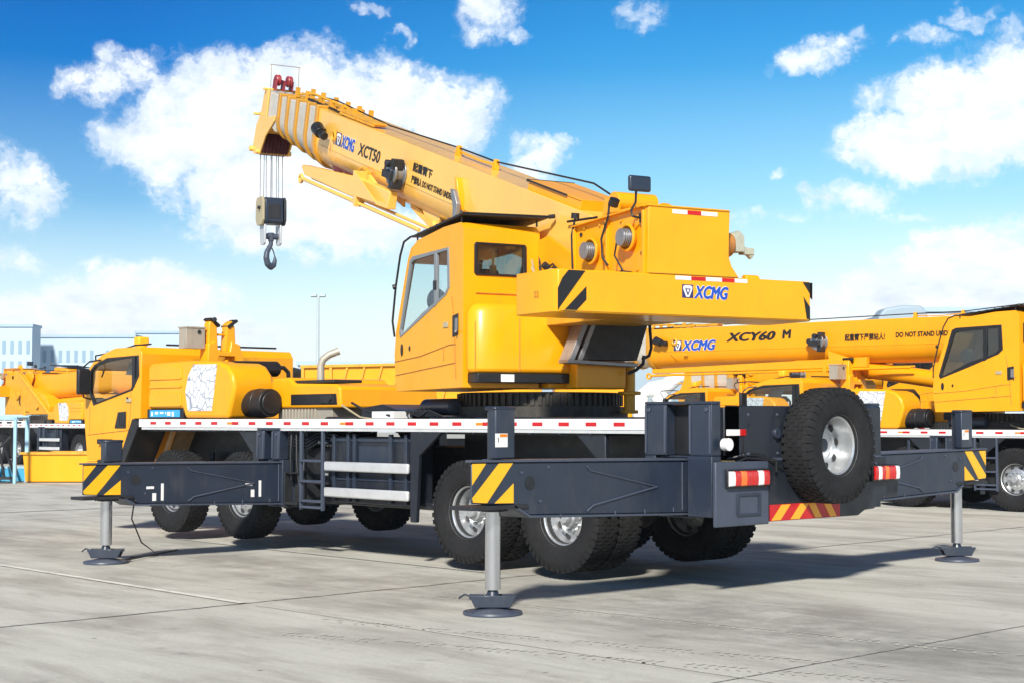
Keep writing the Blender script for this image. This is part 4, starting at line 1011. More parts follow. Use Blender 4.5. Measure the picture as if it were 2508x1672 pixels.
        logo(bm_, (8.50, .353, -.50), (-1, 0, 0), up, .23, BM, fit=1.22)
        text('XCY60', .25, 'black_decal', (6.98, .353, -.33), (-1, 0, 0), up, bm_, 'model_lettering', .3, .014, .002, BM, fit=1.32)
        text('M', .25, 'black_decal', (5.50, .353, -.31), (-1, 0, 0), up, bm_, 'model_lettering', .1, .014, .002, BM, fit=.24)
        text('起重臂下严禁站人!', .15, 'black_decal', (3.92, .360, -.40), (-1, 0, 0), up, bm_, 'warning_lettering', 0, .004, .002, BM, fit=.95)
        text('DO NOT STAND UNDER', .135, 'black_decal', (2.72, .360, -.37), (-1, 0, 0), up, bm_, 'warning_lettering', .0, .004, .002, BM, fit=1.3)
    # top: rope guides, cable line, trays
    m = BB()
    for u in (8.15, 7.7, 7.15, 6.66, 6.2, 5.75): 
        uu = u-6.66+u_end
        m.box(uu-.03, uu+.03, .10, .16, -.02, .13); m.box(uu-.03, uu+.03, -.16, -.10, -.02, .13)
    m.tube([(u_end+1.4, .12, .04), (u_end+.8, .12, .12), (u_end, .12, .11), (u_end-.6, .12, .10)], .02, 8)
    m.build('rope_roller', 'yellow_dull', bm_)
    m = BB(); ud = u_end-6.66
    m.tube([(u_end+1.5, .05, .05), (u_end+.7, .05, .10), (u_end, .05, .13), (4.6+ud, .05, .06), (2.49, .0, .10), (1.43, 0, .10), (-.9, 0, .26), (-1.9, 0, .12)], .011, 6)
    m.tube([(u_end+.8, .2, .03), (u_end-.2, .2, .02), (u_end-.9, .25, .02)], .022, 8)
    m.build('hoist_rope', 'black_plastic', bm_)
    m = BB(); m.ring([(u_end-.75, .10), (u_end-.75, .30), (u_end-1.35, .30), (u_end-1.35, .10)], .03, 'z', .02, .05); m.ring([(u_end-1.40, .10), (u_end-1.40, .30), (u_end-2.0, .30), (u_end-2.0, .10)], .03, 'z', .02, .05)
    m.box(u_end-2.05, u_end-.6, .10, .28, .052, .075)
    m.build('hose_tray', 'yellow_dull', bm_)
    m = BB()
    for u in (2.49, 1.43): m.prism([(u-.05, 0), (u+.05, 0), (u+.02, .13), (u-.02, .13)], 'y', -.03, .03)
    m.tube([(2.45, 0, .06), (1.9, 0, .04), (1.45, 0, .06)], .012, 6)
    m.box(-1.2, .02, -.30, .30, .0, .10); m.box(-1.2, .03, -.31, .31, .101, .112); m.mi = 1; m.box(.03, .045, -.32, .32, .085, .118); m.box(-.9, .03, .31, .322, .095, .116)
    m.mi = 0; m.cyl((-1.75, -.25, .20), (-1.75, .25, .20), .11, n=20); m.box(-1.9, -1.6, -.27, -.24, -.02, .22); m.box(-1.9, -1.6, .24, .27, -.02, .22)
    m.build('top_tray', ['yellow_paint', 'dark_steel'], bm_, .004)
    # lift cylinder bracket under the boom
    m = BB(); bu = 2.58 if kind == 'main' else 4.0
    for s in (1, -1):
        m.prism([(bu+.75, -.62), (bu-.10, -.62), (bu-.28, -.72), (bu-.20, -1.02), (bu-.02, -1.04), (bu+.42, -.70)], 'y', s*.18, s*.22)
        m.prism([(bu+1.75, -.60), (bu+.95, -.60), (bu+.85, -.88), (bu+1.1, -.84), (bu+1.6, -.66)], 'y', s*.20, s*.24)
    m.prism([(bu+.75, -.8), (bu+.40, -.84), (bu+.1, -.99), (bu+.1, -1.0), (bu+.75, -.86)], 'y', -.18, .18)
    m.cyl((bu-.12, -.26, -.93), (bu-.12, .26, -.93), .06, n=16)
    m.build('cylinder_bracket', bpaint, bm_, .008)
    P0 = BM @ Vector((bu-.12, 0, -.95)); P1 = S @ Vector((.35, 0, 2.35)) if kind == 'main' else S @ Vector((.3, 0, 2.42))
    mid = P0.lerp(P1, .42 if kind == 'main' else .06)
    m = MB(); m.cyl(P0, mid, .10, n=24); m.cyl(P0+Vector((0, 0, 0)), P0.lerp(P1, .04), .12, n=20); m.build('lift_rod', 'chrome', root)
    m = MB(); m.cyl(mid, P1, .15 if kind == 'main' else .17, n=30); m.cyl(mid, mid.lerp(P1, .05), .185, n=30); m.build('lift_cylinder', 'yellow_paint', root, .01)
    # stowed jib
    if jib and kind != 'far':
        m = BB()
        m.prism([(6.62, -.90), (6.55, -.86), (4.5, -.68), (3.3, -.66), (3.3, -.90), (4.6, -.97), (6.45, -1.0)] if kind == 'main' else [(u_end-.3, -.90), (3.3, -.75), (3.3, -.95), (u_end-.3, -1.0)], 'y', .40, .52)
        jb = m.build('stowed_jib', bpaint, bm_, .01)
        m = BB(); a = 6.40 if kind == 'main' else u_end-.3
        m.tube([(a, .56, -1.05), (2.3, .50, -.97)], .028, 12); m.tube([(a, .40, -1.03), (2.3, .34, -.95)], .022, 12)
        m.lathe([(.04, -.02), (.075, -.02), (.075, .02), (.04, .02)], (a+.06, .56, -1.06), (0, 1, 0), 18, closed=True)
        m.box(4.22, 4.30, .46, .60, -1.05, -.90)
        if kind == 'main': m.prism([(4.42, -.58), (4.38, -.58), (4.38, -.92), (4.42, -.92)], 'y', .36, .60); m.prism([(4.38, -.58), (3.5, -.86), (4.38, -.92)], 'y', .585, .60)
        m.prism([(4.30, -.60), (3.55, -.82), (3.5, -.88), (4.25, -.90)], 'y', .38, .42)
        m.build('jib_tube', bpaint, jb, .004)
        if kind == 'main': m = BB(); m.cyl((5.45, .42, -.74), (5.2, .42, -.82), .05, n=12); m.tube([(5.6, .42, -.72), (4.6, .44, -.70)], .02, 8); m.build('jib_latch', 'maroon', jb)
    # ropes and hook block
    if hook:
        Hd = BM @ Vector((hu+.68, 0, -1.10))
        T = Matrix.Translation(Hd) @ Matrix.Rotation(R(slew), 4, 'Z')
        L = .80; T = T @ Matrix.Diagonal((.94, .94, 1., 1.))
        m = MB(T)
        for y, xx in ((-.21, 0), (-.15, .05), (-.09, -.02), (-.02, .03), (.02, -.03), (.09, .03), (.15, -.03), (.21, 0)):
            m.tube([(xx, y*.98, .05), (xx*.6, y, -L)], .0075, 6)
        rp_ = m.build('hoist_ropes', 'steel_grey', root)
        m = MB(T)
        m.prism([(-.14, -L+.02), (.14, -L+.02), (.17, -L-.06), (.17, -L-.38), (.14, -L-.42), (-.14, -L-.42), (-.17, -L-.38), (-.17, -L-.06)], 'y', -.17, .17)
        hb = m.build('hook_block', 'slate_paint', root, .015)
        m = MB(T)
        for s in (1, -1):
            m.mi = 0 if s > 0 else 1
            m.prism([(-.13, -L+.03), (.13, -L+.03), (.18, -L-.04), (.18, -L-.36), (.10, -L-.44), (-.12, -L-.44), (-.18, -L-.36), (-.18, -L-.04)], 'y', s*.185, s*.225)
        m.mi = 1; m.box(-.176, -.168, -.12, .12, -L-.34, -L-.10); m.cyl((-.05, .22, -L-.15), (-.05, .27, -L-.15), .03, n=10)
        m.build('cheek_plate', ['cream', 'dark_steel'], hb, .01)
        m = MB(T); m.cyl((0, -.24, -L+.02), (0, -.24, -L-.04), .035, n=12); m.build('rope_socket', 'red_sheave', hb)
        m = MB(T)
        for s in (1, -1): m.prism([(-.12, -L-.43), (.13, -L-.43), (.11, -L-.74), (.06, -L-.77), (-.06, -L-.77), (-.11, -L-.74)], 'y', s*.13, s*.165)
        m.mi = 1; m.cyl((0, -.16, -L-.62), (0, .16, -L-.62), .05, n=18); m.cyl((0, 0, -L-.56), (0, 0, -L-.70), .06, .05, n=18)
        m.build('yoke', ['silver_dull', 'slate_light'], hb, .006)
        T2 = T @ Matrix.Translation((0, 0, -L-.66)) @ Matrix.Rotation(R(25), 4, 'Z') @ Matrix.Scale(1.32, 4) @ Matrix.Translation((0, 0, L+.68)); m = MB(T2)
        path = [(0, -L-.68), (0, -L-.75), (.035, -L-.80), (.075, -L-.86), (.085, -L-.93), (.06, -L-1.0), (.0, -L-1.035), (-.055, -L-1.01), (-.08, -L-.95), (-.075, -L-.90)]
        rad = [.028, .03, .032, .036, .040, .042, .042, .036, .026, .012]
        prev_r = None
        for i in range(len(path)-1):
            m.cyl((0, path[i][0], path[i][1]), (0, path[i+1][0], path[i+1][1]), rad[i], rad[i+1], n=16)
        for i, (a, b) in enumerate(path[1:-1]): m.lathe([(.002, -rad[i+1]*.98), (rad[i+1]*.7, -rad[i+1]*.7), (rad[i+1]*.98, 0), (rad[i+1]*.7, rad[i+1]*.7), (.002, rad[i+1]*.98)], (0, a, b), (1, 0, 0), 14)
        m.tube([(0, 0, -L-.77), (0, -.05, -L-.84), (0, -.075, -L-.90)], .008, 6)
        m.build('hook', 'slate_light', hb, smooth=60)
mat('slew_metal', (.028, .023, .018), .6, var=.3, scale=9, dirt=.5, dirtcol=(.12, .09, .06))
mat('collar_yellow', (.56, .27, .022), .4, coat=.3, var=.1, scale=5, dirt=.35, dirtcol=(.3, .16, .04))
mat('frame_grey', (.20, .215, .23), .4, var=.08)
mat('silver_dull', (.55, .56, .58), .4, metal=.3, var=.1, dirt=.3)

# ---- main crane
main = empty('mobile_crane', (0, 0, 0))
tag(main, 'foreground yellow truck crane lifted on outriggers, boom raised with its hook hanging', 'truck crane')
carrier(main)
for px, dz, w in ((0., 0., False), (6.57, -.155, True)):
    for s in (1, -1): outrigger(main, px, s, dz, hose=(w and s > 0), wide=w)
superstructure(main, 3.2, -14.5, 17.9)

# ---- second crane of the row behind, its boom lying level
c2 = empty('mobile_crane', (-.75, -14.5, 0))
tag(c2, 'yellow crane with level boom and dark-windowed cab at the right edge', 'truck crane', 'parked yellow truck cranes behind the lifted one')
carrier(c2, dz=-.19, front=(9.2, 7.5, 5.3), rear=(1.6,), wz=(.578, .578), hoodx=6.55, guard=(5.95, 6.40), spare=False)
superstructure(c2, 5.85, 0., .4, dz=-.19, top_z=3.82, u_end=9.30, col_us=(9.8, 10.3, 10.8), kind='row', cab_glass='dark_glass', hook=False)
# ---- third crane, farther
c3 = empty('mobile_crane', (8.15, -22.3, 0))
tag(c3, 'yellow crane whose driver cab shows under the level boom, left of the spare wheel', 'truck crane', 'parked yellow truck cranes behind the lifted one')
carrier(c3, dz=-.15, wz=(.578, .578), spare=False, far=True)
superstructure(c3, 3.2, 0., -1.0, dz=-.15, top_z=3.5, u_end=7.0, col_us=(7.5, 8.0), kind='far', cab_glass='dark_glass', hook=False, jib=False)
# ---- crane at the far left, facing the other way
c4 = empty('mobile_crane', (49.6, -15.25, 0), PI)
tag(c4, 'yellow crane in the far left distance behind the yellow skip, facing right with lowered boom', 'truck crane', 'parked yellow truck cranes behind the lifted one')
carrier(c4, dz=-.15, front=(9.2,), rear=(4.6, 3.1), wz=(.578, .578), spare=False, far=True, mirror_h=True, guard=(6.5, 8.0))
superstructure(c4, 4.8, 0., 1.2, dz=-.15, top_z=3.45, u_end=6.8, col_us=(7.3, 7.8, 8.2), kind='far', cab_glass='dark_glass', hook=False, jib=False)
m = MB(Matrix.Translation((0, 0, -.15)))
m.prism([(2.2, 2.0), (2.2, 3.5), (3.6, 3.55), (5.9, 2.0)], 'y', -.62, -.56); m.tube([(3.5, -.66, 3.5), (5.9, -.66, 1.98)], .06, 8)
m.cyl((3.3, -.56, 2.7), (3.3, -.70, 2.7), .14, n=18); m.cyl((4.9, -.56, 2.3), (4.9, -.70, 2.3), .1, n=18)
m.build('side_plate', 'yellow_dull', c4, .01)

# ------------------------------------------------------------------ other things behind
def at(px, py, d):            # a point at depth d along a sight line
    return CP + (VV + RT*((px-1254)/3870) - VH.cross(RT).normalized()*0 + Vector((0, 0, 1))*0)*d

# yellow skip
sk = empty('skip', (29.3, -7.45, 0), math.atan2(-1.03, -.98))
tag(sk, 'low yellow steel skip on the ground beside the blue frame', 'skip')
m = MB(); L = .78
m.prism([(-.62, .02), (2.3, .02), (2.4, .78), (-.70, .78)], 'y', -.75, .75)
b = m.build('body', 'yellow_dull2' if False else 'yellow_paint', sk, .02)
m = MB(); m.box(-.71, 2.41, .75, .80, .735, .80); m.box(-.71, 2.41, -.80, -.75, .735, .80); m.box(-.76, -.69, -.8, .8, .735, .80)
for x in (-.35, .45, 1.25): m.box(x-.03, x+.03, .75, .79, .05, .73)
m.build('rim_rail', 'yellow_dull', b, .008)
m = MB(); m.box(-.55, 2.2, -.6, -.5, -.0, .02); m.box(-.55, 2.2, .5, .6, 0, .02); m.build('skid', 'dark_steel', sk)
# blue frame
bf = empty('display_frame', (29.9, -6.05, 0), math.atan2(-1.03, -.98))
tag(bf, 'light blue steel frame with open middle and solid blue base panel at the left edge', 'steel frame')
m = MB()
for x in (-1.6, .78): m.box(x-.05, x+.05, -.05, .05, 0, 1.74)
for x in (-1.6, .78): m.box(x-.04, x+.04, -1.05, -.97, 0, 1.7)
m.box(-1.65, .83, -.05, .05, 1.68, 1.76); m.box(-1.65, .83, -1.05, -.97, 1.66, 1.73)
for x in (-1.6, .78): m.box(x-.03, x+.03, -1.0, 0, 1.66, 1.72)
m.build('frame', 'sky_blue_steel', bf, .01)
m = MB(); m.box(-1.55, .73, -.02, .02, .03, .36); m.mi = 1; m.box(-1.55, .73, -.03, .03, .36, .42); m.build('base_panel', ['cyan_panel', 'sky_blue_steel'], bf, .005)
m = MB()
for k in range(9): m.lathe([(.002, -.02), (.06, -.01), (.07, .0), (.06, .01), (.002, .02)], (-1.4+k*.26, .02, 1.56), (0, 1, 0), 12)
m.box(-1.55, .73, -.01, .01, 1.60, 1.62); m.build('trim', 'white_paint', bf)
m = MB()
for a, b2 in ((-1.2, -.2), (-.1, .6)): m.tube([(a, -.4, .1), ((a+b2)/2, -.5, 1.2), (b2, -.4, .15)], .05, 8)
m.box(-1.4, .6, -.9, -.3, .1, .16); m.tube([(-.2, -.4, 1.1), (.1, -.5, .7), (-.1, -.5, .15)], .04, 8); m.tube([(.35, -.5, .15), (.2, -.5, .9), (.5, -.5, 1.2)], .035, 8)
m.build('rack', 'dark_steel', bf)
w = wheel(bf, -.62, -.75, .60, 1)

# tipper truck seen behind the deck
tp = CP + (VH + RT*((1060-1254)/3870))*38
tt = empty('tipper_truck', (tp.x, tp.y, 0), math.atan2(RT.y, RT.x))
tag(tt, 'yellow tipper body with slanting side ribs seen behind the deck of the lifted crane', 'tipper truck')
m = MB(); m.prism([(-2.95, 1.55), (-2.95, 2.86), (2.6, 2.98), (2.6, 1.55)], 'y', -1.2, 1.2)
tb = m.build('body', 'yellow_paint', tt, .02)
m = MB(); m.prism([(-3.02, 2.85), (-3.02, 2.92), (2.65, 3.04), (2.65, 2.97)], 'y', -1.27, -1.2)
m.box(-3.0, -2.93, -1.26, -1.2, 1.5, 2.86)
for x in (-2.35, 1.6): m.box(x, x+.07, -1.26, -1.2, 1.6, 2.88)
for x in (-1.95, -1.55, -1.15, -.75, -.35, .05, .45): m.prism([(x-.32, 1.6), (x-.27, 1.6), (x+.05, 2.9), (x, 2.9)], 'y', -1.25, -1.2)
m.prism([(-2.3, 2.45), (-1.85, 2.52), (-1.8, 2.6), (-2.3, 2.55)], 'y', -1.24, -1.2)
m.build('side_rib', 'yellow_dull', tb, .01)
m = MB(); m.box(-3.3, 4.2, -.5, .5, .9, 1.2); m.box(-3.0, 2.6, -1.1, 1.1, 1.38, 1.54); m.build('chassis', 'dark_steel', tt, .01)
m = MB(); m.prism([(2.9, 1.0), (2.9, 2.9), (4.3, 2.9), (4.7, 2.0), (4.75, 1.0)], 'y', -1.2, 1.2); m.build('cab', 'yellow_paint', tt, .05)
m = MB(); m.box(-3.95, -3.2, -1.0, 1.0, 1.8, 2.88); m.build('headboard', 'dark_steel', tt, .02)
for x in (-2.4, -1.1, 3.7):
    for s in (-1, 1): wheel(tt, x, s*1.0, .578, s)

# white ducting behind the third crane's cab
wp = CP + (VH + RT*((1625-1254)/3870))*52
wd = empty('white_duct', (wp.x, wp.y, 0), math.atan2(RT.y, RT.x))
tag(wd, 'white insulated duct with an elbow behind the tail box of the lifted crane', 'duct')
m = MB(); m.tube([(-.75, 0, 0), (-.75, 0, 2.45), (-.4, 0, 2.65), (.1, 0, 2.75), (.45, 0, 3.05), (.8, 0, 3.15), (1.1, 0, 3.15)], .26, 18); m.build('pipe', 'white_paint', wd)
m = MB(); m.tube([(.6, 0, 0), (.45, 0, 1.5), (-.2, 0, 2.5)], .30, 18); m.build('branch', 'white_paint', wd)
m = MB(); m.cyl((1.1, 0, 3.15), (1.32, 0, 3.15), .2, n=14); m.cyl((1.36, 0, 3.15), (2.0, 0, 3.15), .19, n=14); m.mi = 1; m.cyl((2.0, 0, 3.15), (2.55, 0, 3.17), .19, n=14); m.build('joint', ['white_paint', 'yellow_paint'], wd)

# lamp post
lp = CP + (VH + RT*((778-1254)/3870))*110
lo = empty('street_lamp', (lp.x, lp.y, 0), math.atan2(RT.y, RT.x))
tag(lo, 'tall slim floodlight pole with a flat T-shaped head against the sky', 'lamp post')
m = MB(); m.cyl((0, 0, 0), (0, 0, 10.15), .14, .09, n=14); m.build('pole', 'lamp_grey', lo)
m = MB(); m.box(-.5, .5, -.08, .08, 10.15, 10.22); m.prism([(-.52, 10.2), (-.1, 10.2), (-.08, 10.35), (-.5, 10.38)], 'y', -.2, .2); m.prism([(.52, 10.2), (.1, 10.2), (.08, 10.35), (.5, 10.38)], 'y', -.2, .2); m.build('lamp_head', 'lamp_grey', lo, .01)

# buildings
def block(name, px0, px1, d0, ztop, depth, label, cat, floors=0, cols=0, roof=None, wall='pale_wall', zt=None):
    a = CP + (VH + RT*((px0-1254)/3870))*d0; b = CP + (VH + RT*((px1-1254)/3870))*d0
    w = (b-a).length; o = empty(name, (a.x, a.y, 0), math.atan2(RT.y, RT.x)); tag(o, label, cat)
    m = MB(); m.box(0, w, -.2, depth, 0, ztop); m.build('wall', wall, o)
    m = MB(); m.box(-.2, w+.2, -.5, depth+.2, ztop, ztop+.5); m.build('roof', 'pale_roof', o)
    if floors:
        top = ztop*.86; fh = 3.6
        for f in range(floors):
            for c_ in range(cols):
                if (c_ % 9) == 8: continue
                x = w*(c_+.3)/cols; m = MB(); m.box(x, x+w/cols*.42, -.28, -.19, top-fh*(f)-2.3, top-fh*f)
                m.build('window', 'pale_window', o, smooth=0)
    return o
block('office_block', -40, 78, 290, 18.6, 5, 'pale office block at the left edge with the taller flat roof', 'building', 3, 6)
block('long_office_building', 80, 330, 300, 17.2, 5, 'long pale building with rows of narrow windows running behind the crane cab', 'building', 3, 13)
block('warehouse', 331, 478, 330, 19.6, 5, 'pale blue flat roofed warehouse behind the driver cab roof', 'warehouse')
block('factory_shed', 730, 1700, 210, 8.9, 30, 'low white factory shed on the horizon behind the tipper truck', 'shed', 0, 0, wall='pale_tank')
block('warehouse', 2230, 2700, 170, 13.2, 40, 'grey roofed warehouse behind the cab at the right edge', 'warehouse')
tk = CP + (VH + RT*((2205-1254)/3870))*150
to = empty('storage_tank', (tk.x, tk.y, 0), math.atan2(RT.y, RT.x)); tag(to, 'pale rounded storage tank rising above the level boom', 'tank')
m = MB(); m.prism([(-1.9, 9.6), (-2.35, 10.6), (-2.3, 11.4), (-1.75, 12.1), (0, 12.4), (1.8, 12.35), (2.35, 11.5), (2.3, 11.0), (1.7, 9.6)], 'y', -1.5, 1.5); m.build('vessel', 'pale_tank', to, .25, seg=3)
m = MB(); m.cyl((-1.2, 0, 0), (-1.2, 0, 9.7), .2, n=10); m.cyl((1.2, 0, 0), (1.2, 0, 9.7), .2, n=10); m.build('leg', 'pale_tank', to)

# ------------------------------------------------------------------ ground
m = MB(); m.f([m.v((x, y, 0)) for x, y in ((-1500, -1500), (1500, -1500), (1500, 1500), (-1500, 1500))]); g = m.build('ground', 'concrete', smooth=0); tag(g, None, None, kind='structure')
def strip(name, pts, w, z, material):
    m = MB(); L = []
    for i, p in enumerate(pts):
        p = Vector((p[0], p[1], z)); a = Vector((*pts[max(i-1, 0)], z)); b = Vector((*pts[min(i+1, len(pts)-1)], z)); d = (b-a).normalized(); n = Vector((-d.y, d.x, 0))*w*.5
        L.append((m.v(p+n), m.v(p-n)))
    for a, b in zip(L, L[1:]): m.f([a[0], a[1], b[1], b[0]])
    o = m.build(name, material, smooth=0); tag(o, None, None, kind='structure'); return o
def wob(x0, y0, x1, y1, n, a):
    return [(x0+(x1-x0)*i/n+random.uniform(-a, a), y0+(y1-y0)*i/n+random.uniform(-a, a)) for i in range(n+1)]
strip('slab_joint', wob(2.0, 9.5, 2.85, -30, 160, .018), .026, .004, 'joint_dark')
strip('slab_joint', wob(-3.6, 12.5, -3.2, -30, 120, .01), .012, .004, 'joint_dark')
strip('slab_joint', wob(14.5, 12.5, 15.0, -30, 90, .02), .03, .004, 'joint_dark')
strip('painted_line', wob(-12, 4.78, 1.9, 4.79, 60, .01), .05, .004, 'line_ghost')
strip('slab_joint', wob(-12, -9.2, 60, -9.2, 90, .02), .02, .004, 'joint_dark')
strip('painted_line', [(2.12, 4.80), (9, 4.66), (40, 4.6)], .085, .008, 'line_paint')
strip('painted_line', [(6.5, 1.24), (9.2, 1.14)], .07, .008, 'line_paint_faint')
strip('painted_line', [(2.5, 1.29), (6.5, 1.24)], .06, .008, 'line_paint_faint')
strip('painted_line', [(16.7, 2.5), (16.9, -6)], .12, .008, 'line_paint_faint')
# tyre tread prints left on the concrete
m = MB()
for (x0, y0, x1, y1, w) in ((.2, 5.7, -4.4, 4.15, .17), (.7, 5.0, -4.0, 3.75, .14), (1.5, 3.2, -4.8, 2.6, .16)):
    d = Vector((x1-x0, y1-y0, 0)); n_ = int(d.length/.075); d.normalize(); nn = Vector((-d.y, d.x, 0))
    for k in range(n_):
        c = Vector((x0, y0, .004))+d*k*.075
        for s in (-1, 1):
            if random.random() < .25: continue
            p = [c+nn*s*.02, c+nn*s*w*.5+d*.03, c+nn*s*w*.5+d*.055, c+nn*s*.02+d*.028]
            m.f([m.v(q) for q in p])
o = m.build('tyre_tracks', 'track_mark', smooth=0); tag(o, None, None, kind='structure')

# ------------------------------------------------------------------ light
SUN_EL = 35.; sh = Vector((-.60, .80, 0)).normalized()
sv = Vector((sh.x*math.cos(R(SUN_EL)), sh.y*math.cos(R(SUN_EL)), math.sin(R(SUN_EL))))
sd = bpy.data.lights.new('sun', 'SUN'); sd.energy = 4.2; sd.angle = R(5.); sd.color = (1., .955, .87)
so = bpy.data.objects.new('sun', sd); COL.objects.link(so); so.rotation_euler = sv.to_track_quat('Z', 'Y').to_euler(); so.location = (0, 0, 30)

W = bpy.data.worlds.new('World'); SC.world = W; W.use_nodes = True; t = NT(W.node_tree)
bg = t.n['Background']
sky = t.add('ShaderNodeTexSky'); sky.sky_type = 'NISHITA'; sky.sun_disc = False; sky.sun_elevation = R(SUN_EL); sky.sun_rotation = math.atan2(sv.x, sv.y)
sky.air_density = 1.; sky.dust_density = .4; sky.ozone_density = 2.
tc = t.add('ShaderNodeTexCoord').outputs['Generated']
sp = t.add('ShaderNodeSeparateXYZ'); t.link(tc, sp.inputs[0]); X, Y, Z = sp.outputs
AZ0 = math.degrees(math.atan2(VH.y, VH.x))
az = t.m('MULTIPLY', t.m('ARCTAN2', t.m('SUBTRACT', t.m('MULTIPLY', X, VH.y), t.m('MULTIPLY', Y, VH.x)), t.m('ADD', t.m('MULTIPLY', X, VH.x), t.m('MULTIPLY', Y, VH.y))), 180/PI)   # degrees, + to the right of the yard's axis
el = t.m('MULTIPLY', t.m('ARCSINE', Z), 180/PI)
cv = t.add('ShaderNodeCombineXYZ'); t.link(az, cv.inputs[0]); t.link(el, cv.inputs[1])
def ae(px, py):
    d = VV + RT*((px-1176)/3629) - (VV.cross(RT)*-1)*0
    up = RT.cross(VV)
    d = VV + RT*((px-1176)/3629) - up*((py-784)/3629)
    d.normalize(); h = Vector((d.x, d.y, 0)); a = math.degrees(math.atan2(d.dot(RT), d.dot(VH))); return a, math.degrees(math.asin(d.z))
warp = t.noise(cv.outputs[0], .45, 5, .6); warp2 = t.noise(t.mapping(cv.outputs[0], (1, 1, 1), (0, 0, 2.)), .45, 5, .6)
azw = t.m('ADD', az, t.m('MULTIPLY', t.m('SUBTRACT', warp, .5), 3.0)); elw = t.m('ADD', el, t.m('MULTIPLY', t.m('SUBTRACT', warp2, .5), 2.4))
blobs = [(480, 240, 150, 95), (640, 210, 170, 90), (270, 180, 100, 60), (180, 190, 70, 40), (730, 180, 120, 75), (450, 330, 190, 90), (850, 250, 170, 95), (990, 270, 130, 80), (1090, 250, 70, 55), (620, 430, 220, 110), (760, 520, 260, 70), (930, 540, 140, 45), (1240, 350, 80, 50), (1190, 400, 90, 45), (1290, 320, 50, 25),
         (310, 680, 190, 66), (55, 440, 85, 85), (20, 380, 60, 50), (30, 600, 90, 35), (100, 745, 260, 55), (500, 760, 200, 30), (1130, 30, 80, 60), (1200, 80, 30, 30), (1480, 30, 70, 50), (930, 90, 25, 30), (870, 20, 60, 20),
         (1880, 130, 90, 42), (1960, 95, 60, 30), (2130, 80, 100, 26), (2240, 30, 70, 24), (2250, 265, 205, 118), (2070, 330, 135, 72), (2350, 220, 140, 130), (1950, 460, 100, 42), (1790, 500, 80, 20), (2290, 605, 220, 75), (2120, 690, 290, 60), (1980, 640, 90, 30), (1780, 410, 30, 18), (2100, 500, 60, 18)]
cur = None
for bx, by, rx, ry in blobs:
    a, e_ = ae(bx, by); ra = rx/3629*57.3*1.12; re = ry/3629*57.3*1.15
    da = t.m('DIVIDE', t.m('SUBTRACT', azw, a), ra); de = t.m('DIVIDE', t.m('SUBTRACT', elw, e_), re)
    wt = 1.55 if rx*ry > 9000 else (.85 if rx*ry > 3500 else .45)
    v = t.m('MULTIPLY_ADD', t.m('ADD', t.m('MULTIPLY', da, da), t.m('MULTIPLY', de, de)), -1.-.25*wt, wt)
    cur = v if cur is None else t.m('MAXIMUM', cur, v)
# generic clouds away from the framed part of the sky
gen = t.m('MULTIPLY', t.m('SUBTRACT', t.noise(tc, 3.2, 5, .6), .64), 6.)
inview = t.ramp(t.m('DIVIDE', t.m('ABSOLUTE', az), 90.), [(.22, 1.), (.30, 0.)])
inel = t.ramp(t.m('DIVIDE', el, 90.), [(.20, 1.), (.30, 0.)])
mk = t.m('MULTIPLY', inview, inel)
cur = t.m('ADD', t.m('MULTIPLY', cur, mk), t.m('MULTIPLY', gen, t.m('SUBTRACT', 1., mk)))
n1 = t.noise(cv.outputs[0], .9, 8, .62, .3)
n2 = t.noise(t.mapping(cv.outputs[0], (1, 1.5, 1)), .28, 6, .55)
n4 = t.noise(t.mapping(cv.outputs[0], (1, 1.25, 1), (0, 0, .5)), 3.1, 7, .72, .4)
dens = t.m('ADD', t.m('ADD', t.m('MAXIMUM', cur, -1.), t.m('MULTIPLY', t.m('SUBTRACT', n1, .50), 2.6)), t.m('MULTIPLY', t.m('SUBTRACT', n4, .5), 1.3))
cf = t.ramp(t.m('MULTIPLY', t.m('ADD', dens, .42), .5), [(.0, 0.), (.16, .07), (.36, .38), (.60, .80), (.95, 1.)], 'EASE')
n3 = t.noise(t.mapping(cv.outputs[0], (.8, 1.6, 1)), .5, 7, .6)
shade = t.ramp(n3, [(.30, (.66, .74, .84)), (.48, (.84, .89, .94)), (.66, (1., 1., 1.))])
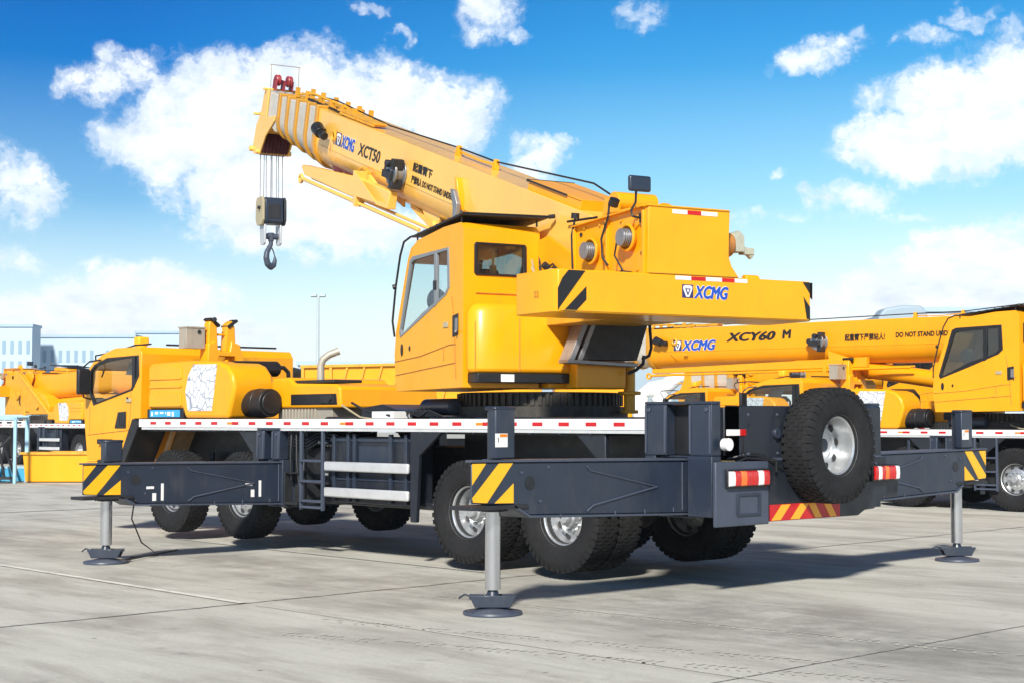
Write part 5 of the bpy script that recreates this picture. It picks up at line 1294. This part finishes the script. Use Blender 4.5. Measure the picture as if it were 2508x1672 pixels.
hz = t.ramp(t.m('DIVIDE', el, 90., clamp=True), [(0., (1.3, 1.22, 1.08)), (.045, (.95, 1.08, 1.08)), (.10, (.42, .84, 1.10)), (.155, (.12, .62, 1.06)), (.21, (.03, .40, .85)), (.4, (.22, .36, .48)), (1., (.3, .36, .42))])
aznorm = t.m('MULTIPLY_ADD', az, 1/360., .5)
azc = t.ramp(aznorm, [(0., (.85, .95, .95)), (.33, (.8, .9, .95)), (.44, (.05, .58, .74)), (.462, (.03, .60, .78)), (.508, (.75, 1.03, .93)), (.54, (1.05, 1.14, .98)), (1., (.85, .95, .95))])
elf = t.ramp(t.m('DIVIDE', el, 90., clamp=True), [(.03, .25), (.09, 1.), (.25, 1.), (.45, 0.)])
base = t.mix(1., sky.outputs[0], t.mix(1., hz, t.mix(elf, (1., 1., 1.), azc), 'MULTIPLY'), 'MULTIPLY')
cb_ = t.mix(1., (10.2, 10.2, 10.2), shade, 'MULTIPLY')
# thin haze near the horizon
hf = t.ramp(t.m('DIVIDE', el, 90., clamp=True), [(0., .9), (.045, .58), (.085, .18), (.14, 0.)])
base = t.mix(hf, base, (9.6, 9.9, 10.0))
fin = t.mix(cf, base, cb_)
t.link(fin, bg.inputs[0]); bg.inputs[1].default_value = .085
W.cycles.sampling_method = 'MANUAL'; W.cycles.sample_map_resolution = 256

hm = bpy.data.materials.new('haze_air'); hm.use_nodes = True; hn = NT(hm.node_tree); hn.n.remove(hn.n['Principled BSDF'])
hv = hn.add('ShaderNodeVolumePrincipled'); hv.inputs['Density'].default_value = .0005; hv.inputs['Color'].default_value = (.86, .93, 1., 1); hv.inputs['Anisotropy'].default_value = .3
hn.link(hv.outputs[0], hn.n['Material Output'].inputs['Volume']); MAT['haze_air'] = hm
m = MB(); m.box(-60, 520, -420, 60, -1., 30.); ho = m.build('haze', 'haze_air', smooth=0); tag(ho, None, None, kind='stuff')
SC.view_settings.view_transform = 'Standard'; SC.view_settings.look = 'None'; SC.view_settings.exposure = .60; SC.view_settings.gamma = 1
SC.render.film_transparent = False
SC.cycles.max_bounces = 8; SC.cycles.transparent_max_bounces = 16
try: SC.cycles.use_denoising = True
except Exception: pass
